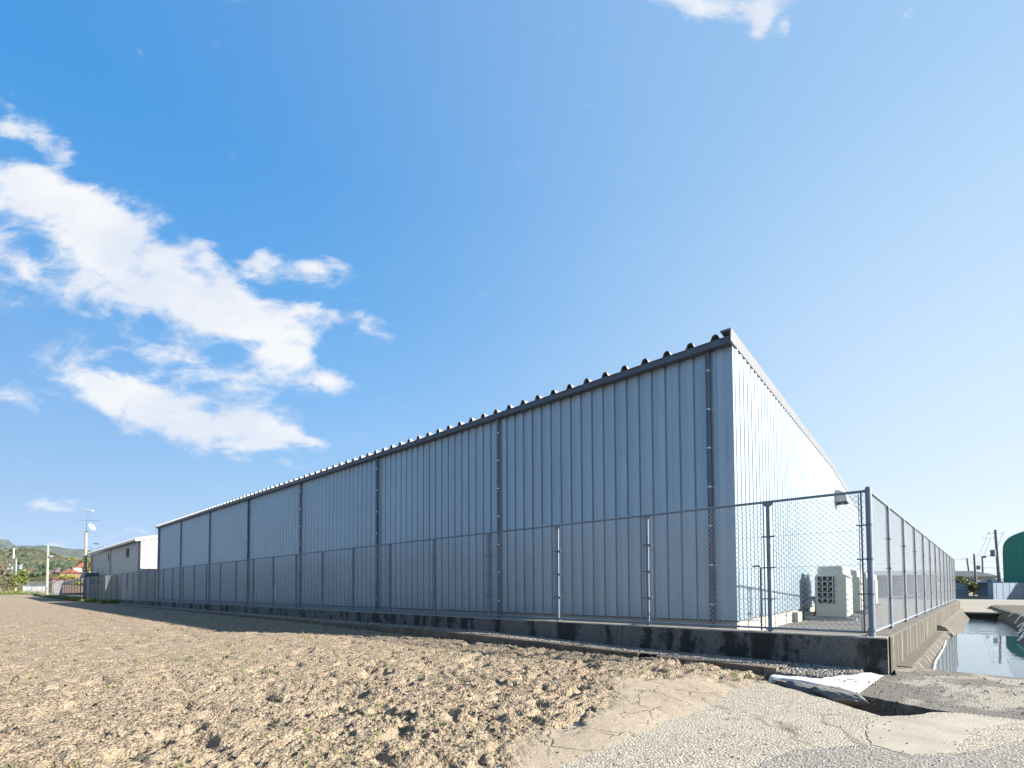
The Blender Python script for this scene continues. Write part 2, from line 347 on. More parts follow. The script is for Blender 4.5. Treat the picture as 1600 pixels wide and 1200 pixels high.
MT['straw'] = randcol('dry_straw', [(0, (0.30, 0.24, 0.15)), (0.5, (0.50, 0.42, 0.28)), (1, (0.66, 0.59, 0.43))], 0.8)
MT['stone'] = randcol('gravel_stone', [(0, (0.10, 0.10, 0.10)), (0.3, (0.26, 0.25, 0.23)), (0.7, (0.44, 0.41, 0.36)), (1, (0.68, 0.64, 0.57))], 0.7, 30)
MT['grass'] = randcol('green_grass', [(0, (0.10, 0.16, 0.03)), (0.6, (0.22, 0.30, 0.06)), (1, (0.38, 0.36, 0.12))])
MT['rock'] = palecon('dark_broken_rock', (0.10, 0.10, 0.105), (0.30, 0.29, 0.28), 22, 0.8)
MT['cloth'] = simple('white_sheet', (0.74, 0.75, 0.77), 0.6, 0.0, 0.05, 4.0, 0.3, 14, 0.01)
MT['redpaint'] = simple('red_paint', (0.5, 0.04, 0.05), 0.7)
def water(name, wave, rough, col, scale):
    mt, t, b = newmat(name); p = coords(t)
    b.inputs['Base Color'].default_value = (*col, 1); b.inputs['Roughness'].default_value = rough
    b.inputs['IOR'].default_value = 1.75; b.inputs['Specular IOR Level'].default_value = 1.0
    n1 = noise(t, scaled(t, p, (scale, scale*0.45, 1)), 1.0, 3.0, 0.5, 0.4)
    bump(t, b, n1, wave, 0.02); return mt
MT['pond'] = water('still_canal_water', 0.10, 0.02, (0.10, 0.13, 0.14), 3.2)
MT['stream'] = water('running_canal_water', 0.9, 0.06, (0.05, 0.09, 0.13), 7.0)
MT['green'] = simple('green_profiled_steel', (0.010, 0.33, 0.23), 0.5, 0.0, 0.06, 0.6)
MT['bluewall'] = simple('blue_grey_sheet', (0.22, 0.31, 0.43), 0.5, 0.2, 0.2, 1.0, stretch=(3, 3, 0.3))
MT['vinyl'] = simple('greenhouse_vinyl', (0.72, 0.76, 0.76), 0.3, 0.0, 0.06, 1.0)
MT['leaf_dark'] = randcol('leaf_evergreen', [(0, (0.02, 0.035, 0.012)), (0.5, (0.05, 0.08, 0.025)), (1, (0.11, 0.13, 0.04))], 0.6, 0.6)
MT['leaf_lime'] = randcol('leaf_yellow_green', [(0, (0.12, 0.15, 0.015)), (0.5, (0.30, 0.32, 0.03)), (1, (0.50, 0.45, 0.06))], 0.6, 0.6)
MT['leaf_mid'] = randcol('leaf_mid_green', [(0, (0.06, 0.09, 0.02)), (0.5, (0.16, 0.20, 0.04)), (1, (0.30, 0.33, 0.08))], 0.6, 0.6)
MT['bark'] = simple('grey_brown_bark', (0.17, 0.135, 0.10), 0.9, 0.0, 0.3, 6.0, 0.5, 20)
MT['tile_red'] = simple('red_orange_roof', (0.22, 0.065, 0.042), 0.7, 0.0, 0.2, 0.6)
MT['tile_blue'] = simple('slate_blue_roof', (0.05, 0.06, 0.085), 0.6, 0.0, 0.2, 0.6)
MT['plaster'] = simple('pale_plaster', (0.55, 0.50, 0.43), 0.8, 0.0, 0.1, 0.5)
MT['glass'] = simple('dark_window_glass', (0.02, 0.025, 0.03), 0.12, 0.0, 0.1)
MT['alu'] = simple('aluminium_frame', (0.55, 0.56, 0.57), 0.4, 0.5)
MT['cab'] = simple('beige_grey_cabinet', (0.46, 0.49, 0.50), 0.5, 0.1, 0.05)
MT['canopy'] = simple('green_canopy_sheet', (0.05, 0.13, 0.12), 0.5)
MT['orange'] = simple('orange_tarp', (0.75, 0.22, 0.04), 0.7)
MT['brown'] = simple('brown_planks', (0.20, 0.13, 0.09), 0.8, 0.0, 0.3, 2.0)
MT['land'] = palecon('far_ground_earth', (0.14, 0.13, 0.08), (0.30, 0.27, 0.18), 0.3, 0.1)
MT['roadfar'] = palecon('pale_track', (0.30, 0.28, 0.24), (0.42, 0.40, 0.35), 2.0, 0.1)
# the camera is exposed for the shade: bring every surface down to its real-world reflectance
ALB = 0.58
for mt in list(MT.values()):
    t = mt.node_tree; b = t.nodes['Principled BSDF']; sock = b.inputs['Base Color']
    if sock.is_linked:
        src_ = sock.links[0].from_socket; sock.links and t.links.remove(sock.links[0])
        t.links.new(mixc(t, 1.0, src_, (ALB, ALB, ALB), 'MULTIPLY'), sock)
# ------------------------------------------------------------------ mesh helpers
class MB:
    def __init__(s): s.v = []; s.f = []
    def add(s, v, f):
        o = len(s.v); s.v += [tuple(x) for x in v]; s.f += [tuple(i+o for i in q) for q in f]; return s
    def box(s, x0, y0, z0, x1, y1, z1):
        return s.add([(x0,y0,z0),(x1,y0,z0),(x1,y1,z0),(x0,y1,z0),(x0,y0,z1),(x1,y0,z1),(x1,y1,z1),(x0,y1,z1)],
                     [(3,2,1,0),(4,5,6,7),(0,1,5,4),(1,2,6,5),(2,3,7,6),(3,0,4,7)])
    def tube(s, a, b, r0, r1=None, n=8, cap=True):
        r1 = r0 if r1 is None else r1
        a = Vector(a); b = Vector(b); d = (b-a)
        if d.length < 1e-6: return s
        d.normalize(); u = d.cross(Vector((0,0,1)) if abs(d.z) < 0.9 else Vector((1,0,0))).normalized(); w = d.cross(u)
        v = []; 
        for c, r in ((a, r0), (b, r1)):
            for i in range(n):
                t = 2*math.pi*i/n; v.append(c+u*math.cos(t)*r+w*math.sin(t)*r)
        f = [(i, (i+1) % n, n+(i+1) % n, n+i) for i in range(n)]
        if cap: f += [tuple(range(n-1, -1, -1)), tuple(range(n, 2*n))]
        return s.add(v, f)
    def path(s, pts, r, n=6):
        for a, b in zip(pts, pts[1:]): s.tube(a, b, r, n=n)
        return s
    def extrude(s, prof, a, b, cap=True):
        """prof: list of vec offsets (3d) placed at a and at b"""
        a = Vector(a); b = Vector(b); n = len(prof)
        v = [a+Vector(q) for q in prof]+[b+Vector(q) for q in prof]
        f = [(i, (i+1) % n, n+(i+1) % n, n+i) for i in range(n)]
        if cap: f += [tuple(range(n-1, -1, -1)), tuple(range(n, 2*n))]
        return s.add(v, f)
    def prism(s, poly, ztop, zbot):
        """poly [(x,y)] counter-clockwise; ztop may be a function"""
        zt = ztop if callable(ztop) else (lambda x, y: ztop)
        n = len(poly)
        v = [(x, y, zt(x, y)) for x, y in poly]+[(x, y, zbot) for x, y in poly]
        f = [tuple(range(n)), tuple(range(2*n-1, n-1, -1))]+[(i, n+i, n+(i+1) % n, (i+1) % n) for i in range(n)]
        return s.add(v, f)
WL = {}
def wl(o): return WL.get(o.name, Vector((0,0,0))) if o else Vector((0,0,0))
def mesh_from(name, v, f, mat, smooth_=False, fix=True):
    me = bpy.data.meshes.new(name); me.from_pydata(v, [], f); 
    if fix and len(f) < 60000:
        bm = bmesh.new(); bm.from_mesh(me); bmesh.ops.recalc_face_normals(bm, faces=bm.faces); bm.to_mesh(me); bm.free()
    me.materials.append(MT[mat] if isinstance(mat, str) else mat)
    if smooth_: me.shade_smooth()
    me.update(); return me
def build(mb, name, mat, parent=None, org=None, smooth_=False, fix=True):
    """mesh object; verts given in world coordinates"""
    if org is None:
        if parent: org = wl(parent)
        else:
            a = np.array(mb.v); lo = a.min(0); hi = a.max(0); org = Vector(((lo[0]+hi[0])/2, (lo[1]+hi[1])/2, lo[2]))
    org = Vector(org)
    v = [(x-org.x, y-org.y, z-org.z) for x, y, z in mb.v]
    o = bpy.data.objects.new(name, mesh_from(name, v, mb.f, mat, smooth_, fix)); COL.objects.link(o)
    o.location = org-wl(parent)
    if parent: o.parent = parent
    WL[o.name] = org.copy()
    return o
def tag(o, label=None, cat=None, group=None, kind=None):
    if label: o['label'] = label
    if cat: o['category'] = cat
    if group: o['group'] = group
    if kind: o['kind'] = kind
    return o
def thing(name, label, cat, loc, group=None):
    o = bpy.data.objects.new(name, None); COL.objects.link(o); o.location = loc; o.empty_display_size = 0.2
    WL[o.name] = Vector(loc); return tag(o, label, cat, group)
def inst(o, d, parent=None, rz=0.0):
    """copy sharing the mesh, moved by d from the source's place"""
    c = o.copy(); COL.objects.link(c)
    p = parent if parent is not None else o.parent
    c.parent = p; w = wl(o)+Vector(d); c.location = w-wl(p); c.rotation_euler.z = rz; WL[c.name] = w
    return c
def struct(mb, name, mat, smooth_=False): return tag(build(mb, name, mat, smooth_=smooth_), kind='structure')
def kids(o): return [c for c in bpy.data.objects if c.parent == o]

# ================================================================== THE SETTING
ZC = -0.69       # top of the yard kerb wall
ZS = -1.00       # yard
ZB = -1.20       # foot of the canal wall
def ccx(y): return 2.42+0.083*(y+1.9)    # outer face of the canal-side wall
# far land, one ring round the built area
mb = MB()
O = 2300
X0, X1, Y0, Y1 = -155, 40, -45, 45
zf = -1.6
mb.add([(-O,-O,zf),(O,-O,zf),(O,O,zf),(-O,O,zf),(X0,Y0,zf),(X1,Y0,zf),(X1,Y1,zf),(X0,Y1,zf)],
       [(0,1,5,4),(1,2,6,5),(2,3,7,6),(3,0,4,7)])
struct(mb, 'ground', 'land')
# yard behind the kerb wall
mb = MB().prism([(-47,-1.62),(2.14,-1.62),(2.14+.083*24,22.3),(3.6,44.9),(-47,44.9)], ZS, -1.95)
struct(mb, 'yard', 'lot')
mb = MB().prism([(-154.9,-1.3),(-47.01,-1.3),(-47.01,44.9),(-154.9,44.9)], -1.04, -1.95)
struct(mb, 'neighbour_ground', 'land')
# tan strip along the inside of the canal wall
mb = MB(); mb.prism([(1.55,-1.61),(2.13,-1.61),(2.13+.083*24,22.3),(1.75+.083*24,22.3)], -0.986, -0.999)
struct(mb, 'yard_edge_strip', 'bridge')

# ---- field: dry worked soil, dense where it is close
FC = (EYE.x, EYE.y)
def bound_x(Y):
    return np.interp(-Y, [2.6, 3.4, 4.7, 6.1, 7.2, 7.9, 10, 16, 45], [1.33, 1.38, 1.27, 1.05, 0.93, 0.78, 0.4, -0.8, -3.0])
def beam_top(X): return np.interp(X, [-50, -30, -17, -5, -1, 1.3], [-0.93, -1.0, -1.0, -0.99, -1.09, -1.11])
def field_h(X, Y, fine=True):
    r = np.hypot(X-FC[0], Y-FC[1])
    base = np.interp(X, [-120, -105, -92, -60, -12, -5, 0, 1.4], [-0.12, -0.18, -0.72, -0.98, -1.08, -1.13, -1.15, -1.17])
    base = base+0.05*(fbm(X*0.12, Y*0.12, 3, 5)-0.5)
    s = bound_x(Y)-X                         # distance inside the field edge
    silt = np.clip((np.interp(-Y,[3,4.5,6,8,10],[1.3,1.55,1.15,.45,.3])+0.7*(fbm(X*1.3, Y*1.3, 3, 9)-0.5)*2-s)/0.35, 0, 1)
    silt = silt*np.clip((-Y-3.0)/0.9, 0, 1)
    slope = np.clip(1-(s-0.0)/1.5, 0, 1)
    base = base-0.10*slope**1.5
    base = np.where(s < 0, base-0.6*np.clip(-s, 0, 0.3), base)
    rough = np.interp(X, [-40, -8, -3, 1], [0.45, 0.7, 1.1, 1.05])*(1-0.9*silt)
    h = 0.0
    if fine:
        n1 = fbm(X*2.2, Y*2.2, 3, 21); n2 = np.abs(fbm(X*6.5+3, Y*6.5, 3, 31)-0.5)*2; n3 = fbm(X*19, Y*19, 3, 41); n4 = np.abs(fbm(X*12+9, Y*12, 2, 45)-0.5)*2
        pits = np.clip((fbm(X*4.2, Y*4.2, 2, 61)-0.60)/0.14, 0, 1)
        h = rough*(0.030*(n1-0.5)+0.030*(n2-0.3)+0.050*(n3-0.5)+0.045*(n4-.3)-0.07*pits)
        h = h+0.012*silt*(fbm(X*3, Y*3, 3, 51)-0.5)
    z = base+h
    # bank heaped against the end of the edging beam
    z = z+0.07*np.exp(-((X+0.1)**2/0.9+(Y+2.9)**2/0.12))
    z = np.where(Y > -2.67, np.minimum(z, -1.6), z)
    return z, silt
def fan(a0, a1, da, r0, r1, k):
    n = max(2, int(abs(a1-a0)/da)+1); A = np.radians(np.linspace(a0, a1, n))
    Rr = [r0]
    while Rr[-1] < r1: Rr.append(Rr[-1]*k)
    Rr = np.array(Rr)
    AA, RR = np.meshgrid(A, Rr)
    # angle measured from the looking direction, clockwise positive
    th = yw+math.pi/2-AA
    X = FC[0]+RR*np.cos(th); Y = FC[1]+RR*np.sin(th)
    return X, Y
def grid_obj(name, X, Y, Z, mat, attr=None, mask=None):
    nr, nc = X.shape
    v = np.stack([X, Y, Z], -1).reshape(-1, 3)
    i = np.arange(nr*nc).reshape(nr, nc)
    q = np.stack([i[:-1, :-1], i[:-1, 1:], i[1:, 1:], i[1:, :-1]], -1).reshape(-1, 4)
    if mask is not None: q = q[mask.reshape(-1)[q].any(1)]
    me = bpy.data.meshes.new(name)
    me.vertices.add(len(v)); me.vertices.foreach_set('co', v.astype(np.float32).ravel())
    me.loops.add(q.size); me.loops.foreach_set('vertex_index', q.ravel().astype(np.int32))
    me.polygons.add(len(q)); me.polygons.foreach_set('loop_start', np.arange(0, q.size, 4, dtype=np.int32))
    me.update(calc_edges=True); me.validate()
    me.materials.append(MT[mat])
    if attr is not None:
        a = me.attributes.new('silt', 'FLOAT', 'POINT'); a.data.foreach_set('value', attr.astype(np.float32).ravel())
    o = bpy.data.objects.new(name, me); COL.objects.link(o); WL[o.name] = Vector((0, 0, 0)); return o
X, Y = fan(-56, 40, 0.24, 1.9, 150, 1.0062)
Z, sl = field_h(X, Y)
msk = (Y < -2.3) & (X < bound_x(Y)+0.5)
tag(grid_obj('field', X, Y, Z, 'soil', sl, msk), kind='structure')
X, Y = fan(40, 304, 3.0, 0.5, 60, 1.12)
Z, sl = field_h(X, Y, False); Z = Z-0.02
tag(grid_obj('field_behind', X, Y, Z, 'soil', sl, (X < bound_x(Y)+0.3) & (Y < -2.3)), kind='structure')
X, Y = fan(-56, 40, 12, 0.3, 1.95, 1.5); Z, sl = field_h(X, Y, False)
tag(grid_obj('field_underfoot', X, Y, Z-0.02, 'soil', sl, (X < bound_x(Y)+0.3)), kind='structure')

# ---- worn concrete road in front, slab in the corner, ditch between them
ZR = -1.25
def slab_z(x, y): return -1.18-0.05*max(0.0, -2.0-y)
def jag(pts, step=0.09, amp=0.012):
    out = []
    for a, b in zip(pts, pts[1:]):
        L = math.hypot(b[0]-a[0], b[1]-a[1]); n = max(1, int(L/step))
        for i in range(n):
            t = i/n; j = 0 if i == 0 else amp
            out.append((a[0]+(b[0]-a[0])*t+random.uniform(-j, j), a[1]+(b[1]-a[1])*t+random.uniform(-j, j)))
    out.append(pts[-1]); return out
near = jag([(0.9,-2.95),(1.30,-3.20),(1.79,-3.56),(2.16,-3.95),(2.44,-4.22),(2.64,-4.02),(2.83,-3.70),(3.05,-3.56)])
road = near+[(9,-3.56),(14,-16),(14,-44),(-6,-44),(-3.4,-16),(-0.3,-8),(0.2,-5),(0.5,-3.6)]
road = list(reversed(road))
struct(MB().prism(road, ZR, -1.95), 'road', 'road')
struct(MB().prism(list(reversed(jag([(2.42,-4.36),(2.36,-4.75),(2.42,-5.32),(2.66,-5.42),(2.92,-5.12),(3.06,-4.3),(3.35,-3.72),(3.0,-3.68),(2.72,-4.12),(2.42,-4.36)],.05,.015)[:-1])), ZR+.004, ZR-.05), 'road_patch', 'patch_pale')
struct(MB().prism(list(reversed(jag([(2.38,-5.36),(1.95,-5.9),(1.7,-7.2),(1.6,-9.6),(6.0,-9.6),(6.0,-4.2),(3.4,-4.35),(2.95,-5.14),(2.68,-5.44),(2.38,-5.36)],.06,.018)[:-1])), ZR+.0035, ZR-.05), 'asphalt_patch', 'patch_dark')
far_edge = jag([(3.06,-3.545),(2.79,-3.53),(2.18,-3.26),(1.62,-3.12),(1.24,-2.98),(1.18,-2.68)])
slab = [(1.18,-1.93),(2.50,-1.93),(ccx(-1.0)-.04,-1.0)]+jag([(2.80,-0.98),(3.29,-1.07),(3.75,-1.17),(4.6,-1.33)], 0.12, 0.01)+[(9,-2.0),(9,-3.545)]+far_edge
slab = list(reversed(slab))
struct(MB().prism(slab, slab_z, -1.95), 'culvert_slab', 'slab')
struct(MB().prism([(0.6,-4.6),(9.2,-4.6),(9.2,-0.8),(0.6,-0.8)], -1.9, -2.0), 'ditch_bed', 'bank')
# gravel bed in the strip between edging beam and wall
gx = [-47,-30,-17,-5,-1,1.3]
mb = MB()
vv = []
for x in gx:
    z = float(beam_top(x))-0.02
    vv += [(x,-2.52,z),(x,-1.90,z+0.005)]
mb.add(vv+[(1.3,-2.66,-1.175),(1.3,-1.9,-1.165),(2.35,-1.9,-1.172),(2.2,-2.2,-1.184),(1.7,-2.62,-1.20)],
       [(2*i,2*i+2,2*i+3,2*i+1) for i in range(len(gx)-1)]+[(12,16,15,14,13)])
struct(mb, 'gravel_bed', 'gravelbase')
def rocks(name, pts, sizes, mat, flat=0.7, kind='stuff', label=None, cat=None):
    """many small faceted stones as one mesh"""
    t = (1+5**.5)/2
    ico = np.array([(-1,t,0),(1,t,0),(-1,-t,0),(1,-t,0),(0,-1,t),(0,1,t),(0,-1,-t),(0,1,-t),(t,0,-1),(t,0,1),(-t,0,-1),(-t,0,1)])/1.9
    fc = np.array([(0,11,5),(0,5,1),(0,1,7),(0,7,10),(0,10,11),(1,5,9),(5,11,4),(11,10,2),(10,7,6),(7,1,8),(3,9,4),(3,4,2),(3,2,6),(3,6,8),(3,8,9),(4,9,5),(2,4,11),(6,2,10),(8,6,7),(9,8,1)])
    n = len(pts); pts = np.asarray(pts); sizes = np.asarray(sizes)
    v = ico[None]*(1+RNG.uniform(-.32,.32,(n,12,1)))
    v = v*RNG.uniform(0.6,1.25,(n,1,3))
    a = RNG.uniform(0,2*math.pi,n); ca, sa = np.cos(a)[:,None], np.sin(a)[:,None]
    x = v[...,0]*ca-v[...,1]*sa; y = v[...,0]*sa+v[...,1]*ca
    v = np.stack([x,y,v[...,2]*flat],-1)*sizes[:,None,None]+pts[:,None,:]
    f = (fc[None]+(np.arange(n)*12)[:,None,None]).reshape(-1,3)
    me = bpy.data.meshes.new(name)
    vf = v.reshape(-1,3)
    me.vertices.add(len(vf)); me.vertices.foreach_set('co', vf.astype(np.float32).ravel())
    me.loops.add(f.size); me.loops.foreach_set('vertex_index', f.ravel().astype(np.int32))
    me.polygons.add(len(f)); me.polygons.foreach_set('loop_start', np.arange(0,f.size,3,dtype=np.int32))
    me.update(calc_edges=True); me.materials.append(MT[mat])
    o = bpy.data.objects.new(name, me); COL.objects.link(o); WL[o.name] = Vector((0,0,0))
    return tag(o, label, cat, kind=kind)
P = []; Sz = []
for _ in range(9500):
    x = -9+10.3*random.random()**0.6; y = random.uniform(-2.52,-1.94)
    P.append((x,y,float(beam_top(x))-0.012)); Sz.append(random.uniform(.007,.017))
for _ in range(5000):
    x = random.uniform(-40,-9); y = random.uniform(-2.52,-1.94)
    P.append((x,y,float(beam_top(x))-0.012)); Sz.append(random.uniform(.012,.026))
k = 0
while k < 4200:
    x = random.uniform(1.25,2.3); y = random.uniform(-2.72,-1.93)
    lim = float(np.interp(x,[1.25,1.6,1.85,2.0,2.1,2.2],[-2.68,-2.70,-2.50,-2.30,-2.12,-1.93]))
    if y < lim+0.06*math.sin(x*17)-abs(random.gauss(0,.05)) or x > 2.15: continue
    z = -1.17 if x > 1.35 else -1.14
    P.append((x,y,slab_z(x,y)+0.034+0.02*random.random())); Sz.append(random.uniform(.007,.018)); k += 1
rocks('gravel', P, Sz, 'stone', 0.7, 'stuff', 'loose grey gravel filling the strip along the dark kerb wall', 'gravel')
# loose stones lying on the sheet, the slab and the road
P = []; Sz = []
for _ in range(240):
    x = random.uniform(2.2,4.2); y = random.uniform(-3.4,-1.4)
    if x < ccx(y)+0.03 and y > -1.95: continue
    P.append((x,y,slab_z(x,y)+0.004)); Sz.append(random.uniform(.006,.016))
for _ in range(420):
    x = random.uniform(0.5,4.2); y = random.uniform(-7.6,-3.7)
    if x < bound_x(y) and True: continue
    if y > -4.3 and x < 2.9: continue
    P.append((x,y,ZR+0.006)); Sz.append(random.uniform(.004,.010))
for _ in range(26):
    P.append((random.uniform(1.95,2.35), random.uniform(-2.75,-2.15), -1.185)); Sz.append(random.uniform(.010,.018))
rocks('scattered_pebbles', P, Sz, 'stone', 0.6, 'stuff', 'single pebbles scattered over the concrete slab and road', 'pebbles')
# clods, straw and weeds in the field
def field_points(n, r0, r1, a0=-50, a1=36):
    r = np.exp(RNG.uniform(math.log(r0), math.log(r1), n)); a = np.radians(RNG.uniform(a0, a1, n))
    th = yw+math.pi/2-a
    X = FC[0]+r*np.cos(th); Y = FC[1]+r*np.sin(th)
    return X, Y, r
X, Y, r = field_points(60000, 2.6, 34)
Z, sl = field_h(X, Y)
dens_ = np.interp(X, [-30,-8,-3,1], [0.40,0.55,1.0,1.0])
clump = fbm(X*0.9, Y*0.9, 3, 77)
keep = (Y < -2.72) & (X < bound_x(Y)-0.15) & ((sl < 0.3) | (RNG.random(len(X)) < 0.03)) & (RNG.random(len(X)) < dens_*np.clip((clump-0.3)*2.6, 0.3, 1))
X, Y, Z, r = X[keep], Y[keep], Z[keep], r[keep]
sz = np.clip(np.exp(RNG.normal(-4.85, 0.5, len(X))), 0.004, 0.024)*np.interp(r, [3,12,34],[0.9,1.3,2.0])
rocks('soil_clods', np.stack([X, Y, Z+sz*0.15], -1), sz, 'clod', 0.75, 'stuff', 'dry crumbled soil clods lying all over the ploughed field', 'soil clods')
X, Y, r = field_points(9000, 2.8, 26)
Z, sl = field_h(X, Y); cl = fbm(X*0.8+5, Y*0.8, 3, 91)
keep = (Y < -2.75) & (X < bound_x(Y)-0.3) & (sl < 0.2) & (RNG.random(len(X)) < np.clip((cl-0.40)*4, 0.05, 1)*np.interp(X, [-30,-8,-3,1], [0.15,0.35,1.0,1.0]))
X, Y, Z, r = X[keep], Y[keep], Z[keep], r[keep]
sz = np.clip(np.exp(RNG.normal(-4.0, 0.4, len(X))), 0.010, 0.036)*np.interp(r, [3,12,26],[0.8,1.2,1.6])
rocks('large_clods', np.stack([X, Y, Z-sz*0.05], -1), sz, 'clod', 0.55, 'stuff', 'larger broken lumps of earth, thickest towards the edging beam', 'soil clods')
def blades(name, X, Y, Z, L, Wd, lift, mat, label, cat):
    n = len(X); a = RNG.uniform(0, 2*math.pi, n); bend = RNG.uniform(-.6,.6,n)
    d1 = np.stack([np.cos(a), np.sin(a)], -1); d2 = np.stack([np.cos(a+bend), np.sin(a+bend)], -1)
    p0 = np.stack([X,Y,Z],-1); p1 = p0.copy(); p1[:,:2] += d1*L[:,None]*.5; p1[:,2] += L*lift*0.6
    p2 = p1.copy(); p2[:,:2] += d2*L[:,None]*.5; p2[:,2] += L*lift*RNG.uniform(-.3,1,n)
    w = np.stack([-np.sin(a), np.cos(a), np.zeros(n)], -1)*Wd[:,None]*.5
    v = np.stack([p0-w,p0+w,p1+w,p1-w,p2+w*.3,p2-w*.3],1).reshape(-1,3)
    b0 = (np.arange(n)*6)[:,None]
    f = np.concatenate([b0+np.array([[0,1,2,3]]), b0+np.array([[3,2,4,5]])],1).reshape(-1,4)
    me = bpy.data.meshes.new(name)
    me.vertices.add(len(v)); me.vertices.foreach_set('co', v.astype(np.float32).ravel())
    me.loops.add(f.size); me.loops.foreach_set('vertex_index', f.ravel().astype(np.int32))
    me.polygons.add(len(f)); me.polygons.foreach_set('loop_start', np.arange(0,f.size,4,dtype=np.int32))
    me.update(calc_edges=True); me.materials.append(MT[mat])
    o = bpy.data.objects.new(name, me); COL.objects.link(o); WL[o.name] = Vector((0,0,0))
    return tag(o, label, cat, kind='stuff')
X, Y, r = field_points(52000, 2.6, 26)
Z, sl = field_h(X, Y); cl = fbm(X*0.7, Y*0.7, 3, 88)
keep = (Y < -2.75) & (X < bound_x(Y)-0.05) & (sl < 0.6) & (RNG.random(len(X)) < np.clip((cl-0.36)*3.5, 0.05, 1))
X, Y, Z, r = X[keep], Y[keep], Z[keep], r[keep]
L = np.exp(RNG.normal(-2.9, 0.5, len(X)))*np.interp(r,[3,26],[.9,1.8]); L = np.clip(L, .015, .2)
blades('straw', X, Y, Z+0.008, L, np.interp(r,[3,26],[.0030,.013])*RNG.uniform(.6,1.5,len(X)), 0.22, 'straw', 'pale broken straw stalks strewn over the ploughed field', 'straw')
X, Y, r = field_points(200, 3.4, 30, -50, -4)
cl = fbm(X*0.35, Y*0.35, 2, 99); keep = (Y < -3.0) & (cl > 0.46)
X = np.concatenate([X[keep], RNG.uniform(0.3,1.1,6)]); Y = np.concatenate([Y[keep], RNG.uniform(-3.2,-2.75,6)])
X = np.repeat(X, 16)+RNG.normal(0, .022, len(X)*16); Y = np.repeat(Y, 16)+RNG.normal(0, .022, len(Y)*16)
Z, sl = field_h(X, Y); r = np.hypot(X-FC[0], Y-FC[1])
blades('weeds', X, Y, Z, RNG.uniform(.015,.05,len(X))*np.interp(r,[3,30],[.8,2.0]), RNG.uniform(.003,.008,len(X))*np.interp(r,[3,30],[.8,3.0]), 0.9, 'grass', 'small green weed tufts sprouting from the dry field', 'weeds')
# grass verge at the foot of the far fence
gX = RNG.uniform(-100,-44,9000); gY = RNG.uniform(-3.1,-2.0,9000)
keep = (fbm(gX*.25, gY*.8, 3, 13) > 0.46) | (gX < -80)
gX, gY = gX[keep], gY[keep]; gZ = np.interp(gX,[-105,-90,-60,-44],[-.35,-.75,-.95,-.98])
blades('grass_verge', gX, gY, gZ, RNG.uniform(.10,.28,len(gX)), RNG.uniform(.03,.06,len(gX)), 0.9, 'grass', 'green grass growing along the foot of the far fence', 'grass')
gX = RNG.uniform(-112,-100,6000); gY = RNG.uniform(-14,-2,6000); gZ = np.interp(gX,[-112,-105,-100],[-.14,-.18,-.4])
blades('grass_bank', gX, gY, gZ-0.02, RNG.uniform(.10,.26,len(gX)), RNG.uniform(.03,.06,len(gX)), 0.9, 'grass', 'green grass on the bank around the old tree', 'grass')
# strip of ground below the far fence
mb = MB(); mb.prism([(-112,-3.3),(-46,-2.62),(-46,-1.25),(-112,-1.25)], lambda x, y: float(np.interp(x,[-112,-105,-90,-60,-46],[-.2,-.4,-.78,-.98,-1.0])), -1.95)
struct(mb, 'fence_verge', 'land')
# ---- water
mb = MB().prism([(ccx(-1.3)-.2,-1.3),(4.4,-1.3),(5.0,7.75),(ccx(7.6)-.2,7.75)], -1.30, -1.9)
struct(mb, 'canal_water', 'pond')
mb = MB().prism([(ccx(7.76)-.2,7.76),(5.0,7.78),(5.6,11),(6.6,26),(3.9,26)], -1.42, -1.9)
struct(mb, 'running_water', 'stream')
# right-hand canal bank
mb = MB()
line = [(3.95,-1.45),(4.3,3.0),(4.70,7.6),(5.12,10.5),(5.32,14.5),(5.38,20),(5.6,26)]
prev = None; rows = []
for i in range(61):
    t = i/60*(len(line)-1); k_ = min(int(t), len(line)-2); u = t-k_
    x = line[k_][0]*(1-u)+line[k_+1][0]*u; y = line[k_][1]*(1-u)+line[k_+1][1]*u
    j = lambda a: random.uniform(-a, a)
    rows.append([(x-.05,y,-1.6),(x+j(.02),y,-1.30+j(.02)),(x+.12+j(.03),y,-1.15+j(.02)),(x+.20+j(.03),y,-1.03+j(.015)),(x+.36,y,-1.0),(x+1.2,y,-1.02+j(.02)),(x+4.5,y,-1.06),(x+9,y,-1.1)])
v = [p for r_ in rows for p in r_]; n = 8
mb.add(v, [(a*n+b, a*n+b+1, (a+1)*n+b+1, (a+1)*n+b) for a in range(60) for b in range(n-1)])
struct(mb, 'canal_bank', 'bank')
# dusty track over the culvert beyond, and on to the houses
mb = MB().prism([(3.9,18.7),(7.2,18.5),(12.0,15.5),(16,15),(39,30),(39,44.9),(3.62,44.9),(3.62,22.6),(3.9,22.5)], lambda x, y: -1.12 if y < 30 else -1.35, -1.19)
struct(mb, 'track', 'bridge')
mb = MB().prism([(3.6,44.95),(39,44.95),(39,66),(3.6,66)], -1.5, -1.62)
struct(mb, 'far_track', 'roadfar')
mb = MB().box(3.4,18.75,-1.9,12,19.2,-1.2)
struct(mb, 'culvert_wall', 'bank')
mb = MB().prism([(9.4,15.2),(39,15.2),(39,-44),(14,-44),(14,-16),(9,-3.6),(9,-1.9)], -1.16, -1.95)
struct(mb, 'right_bank_ground', 'bridge')

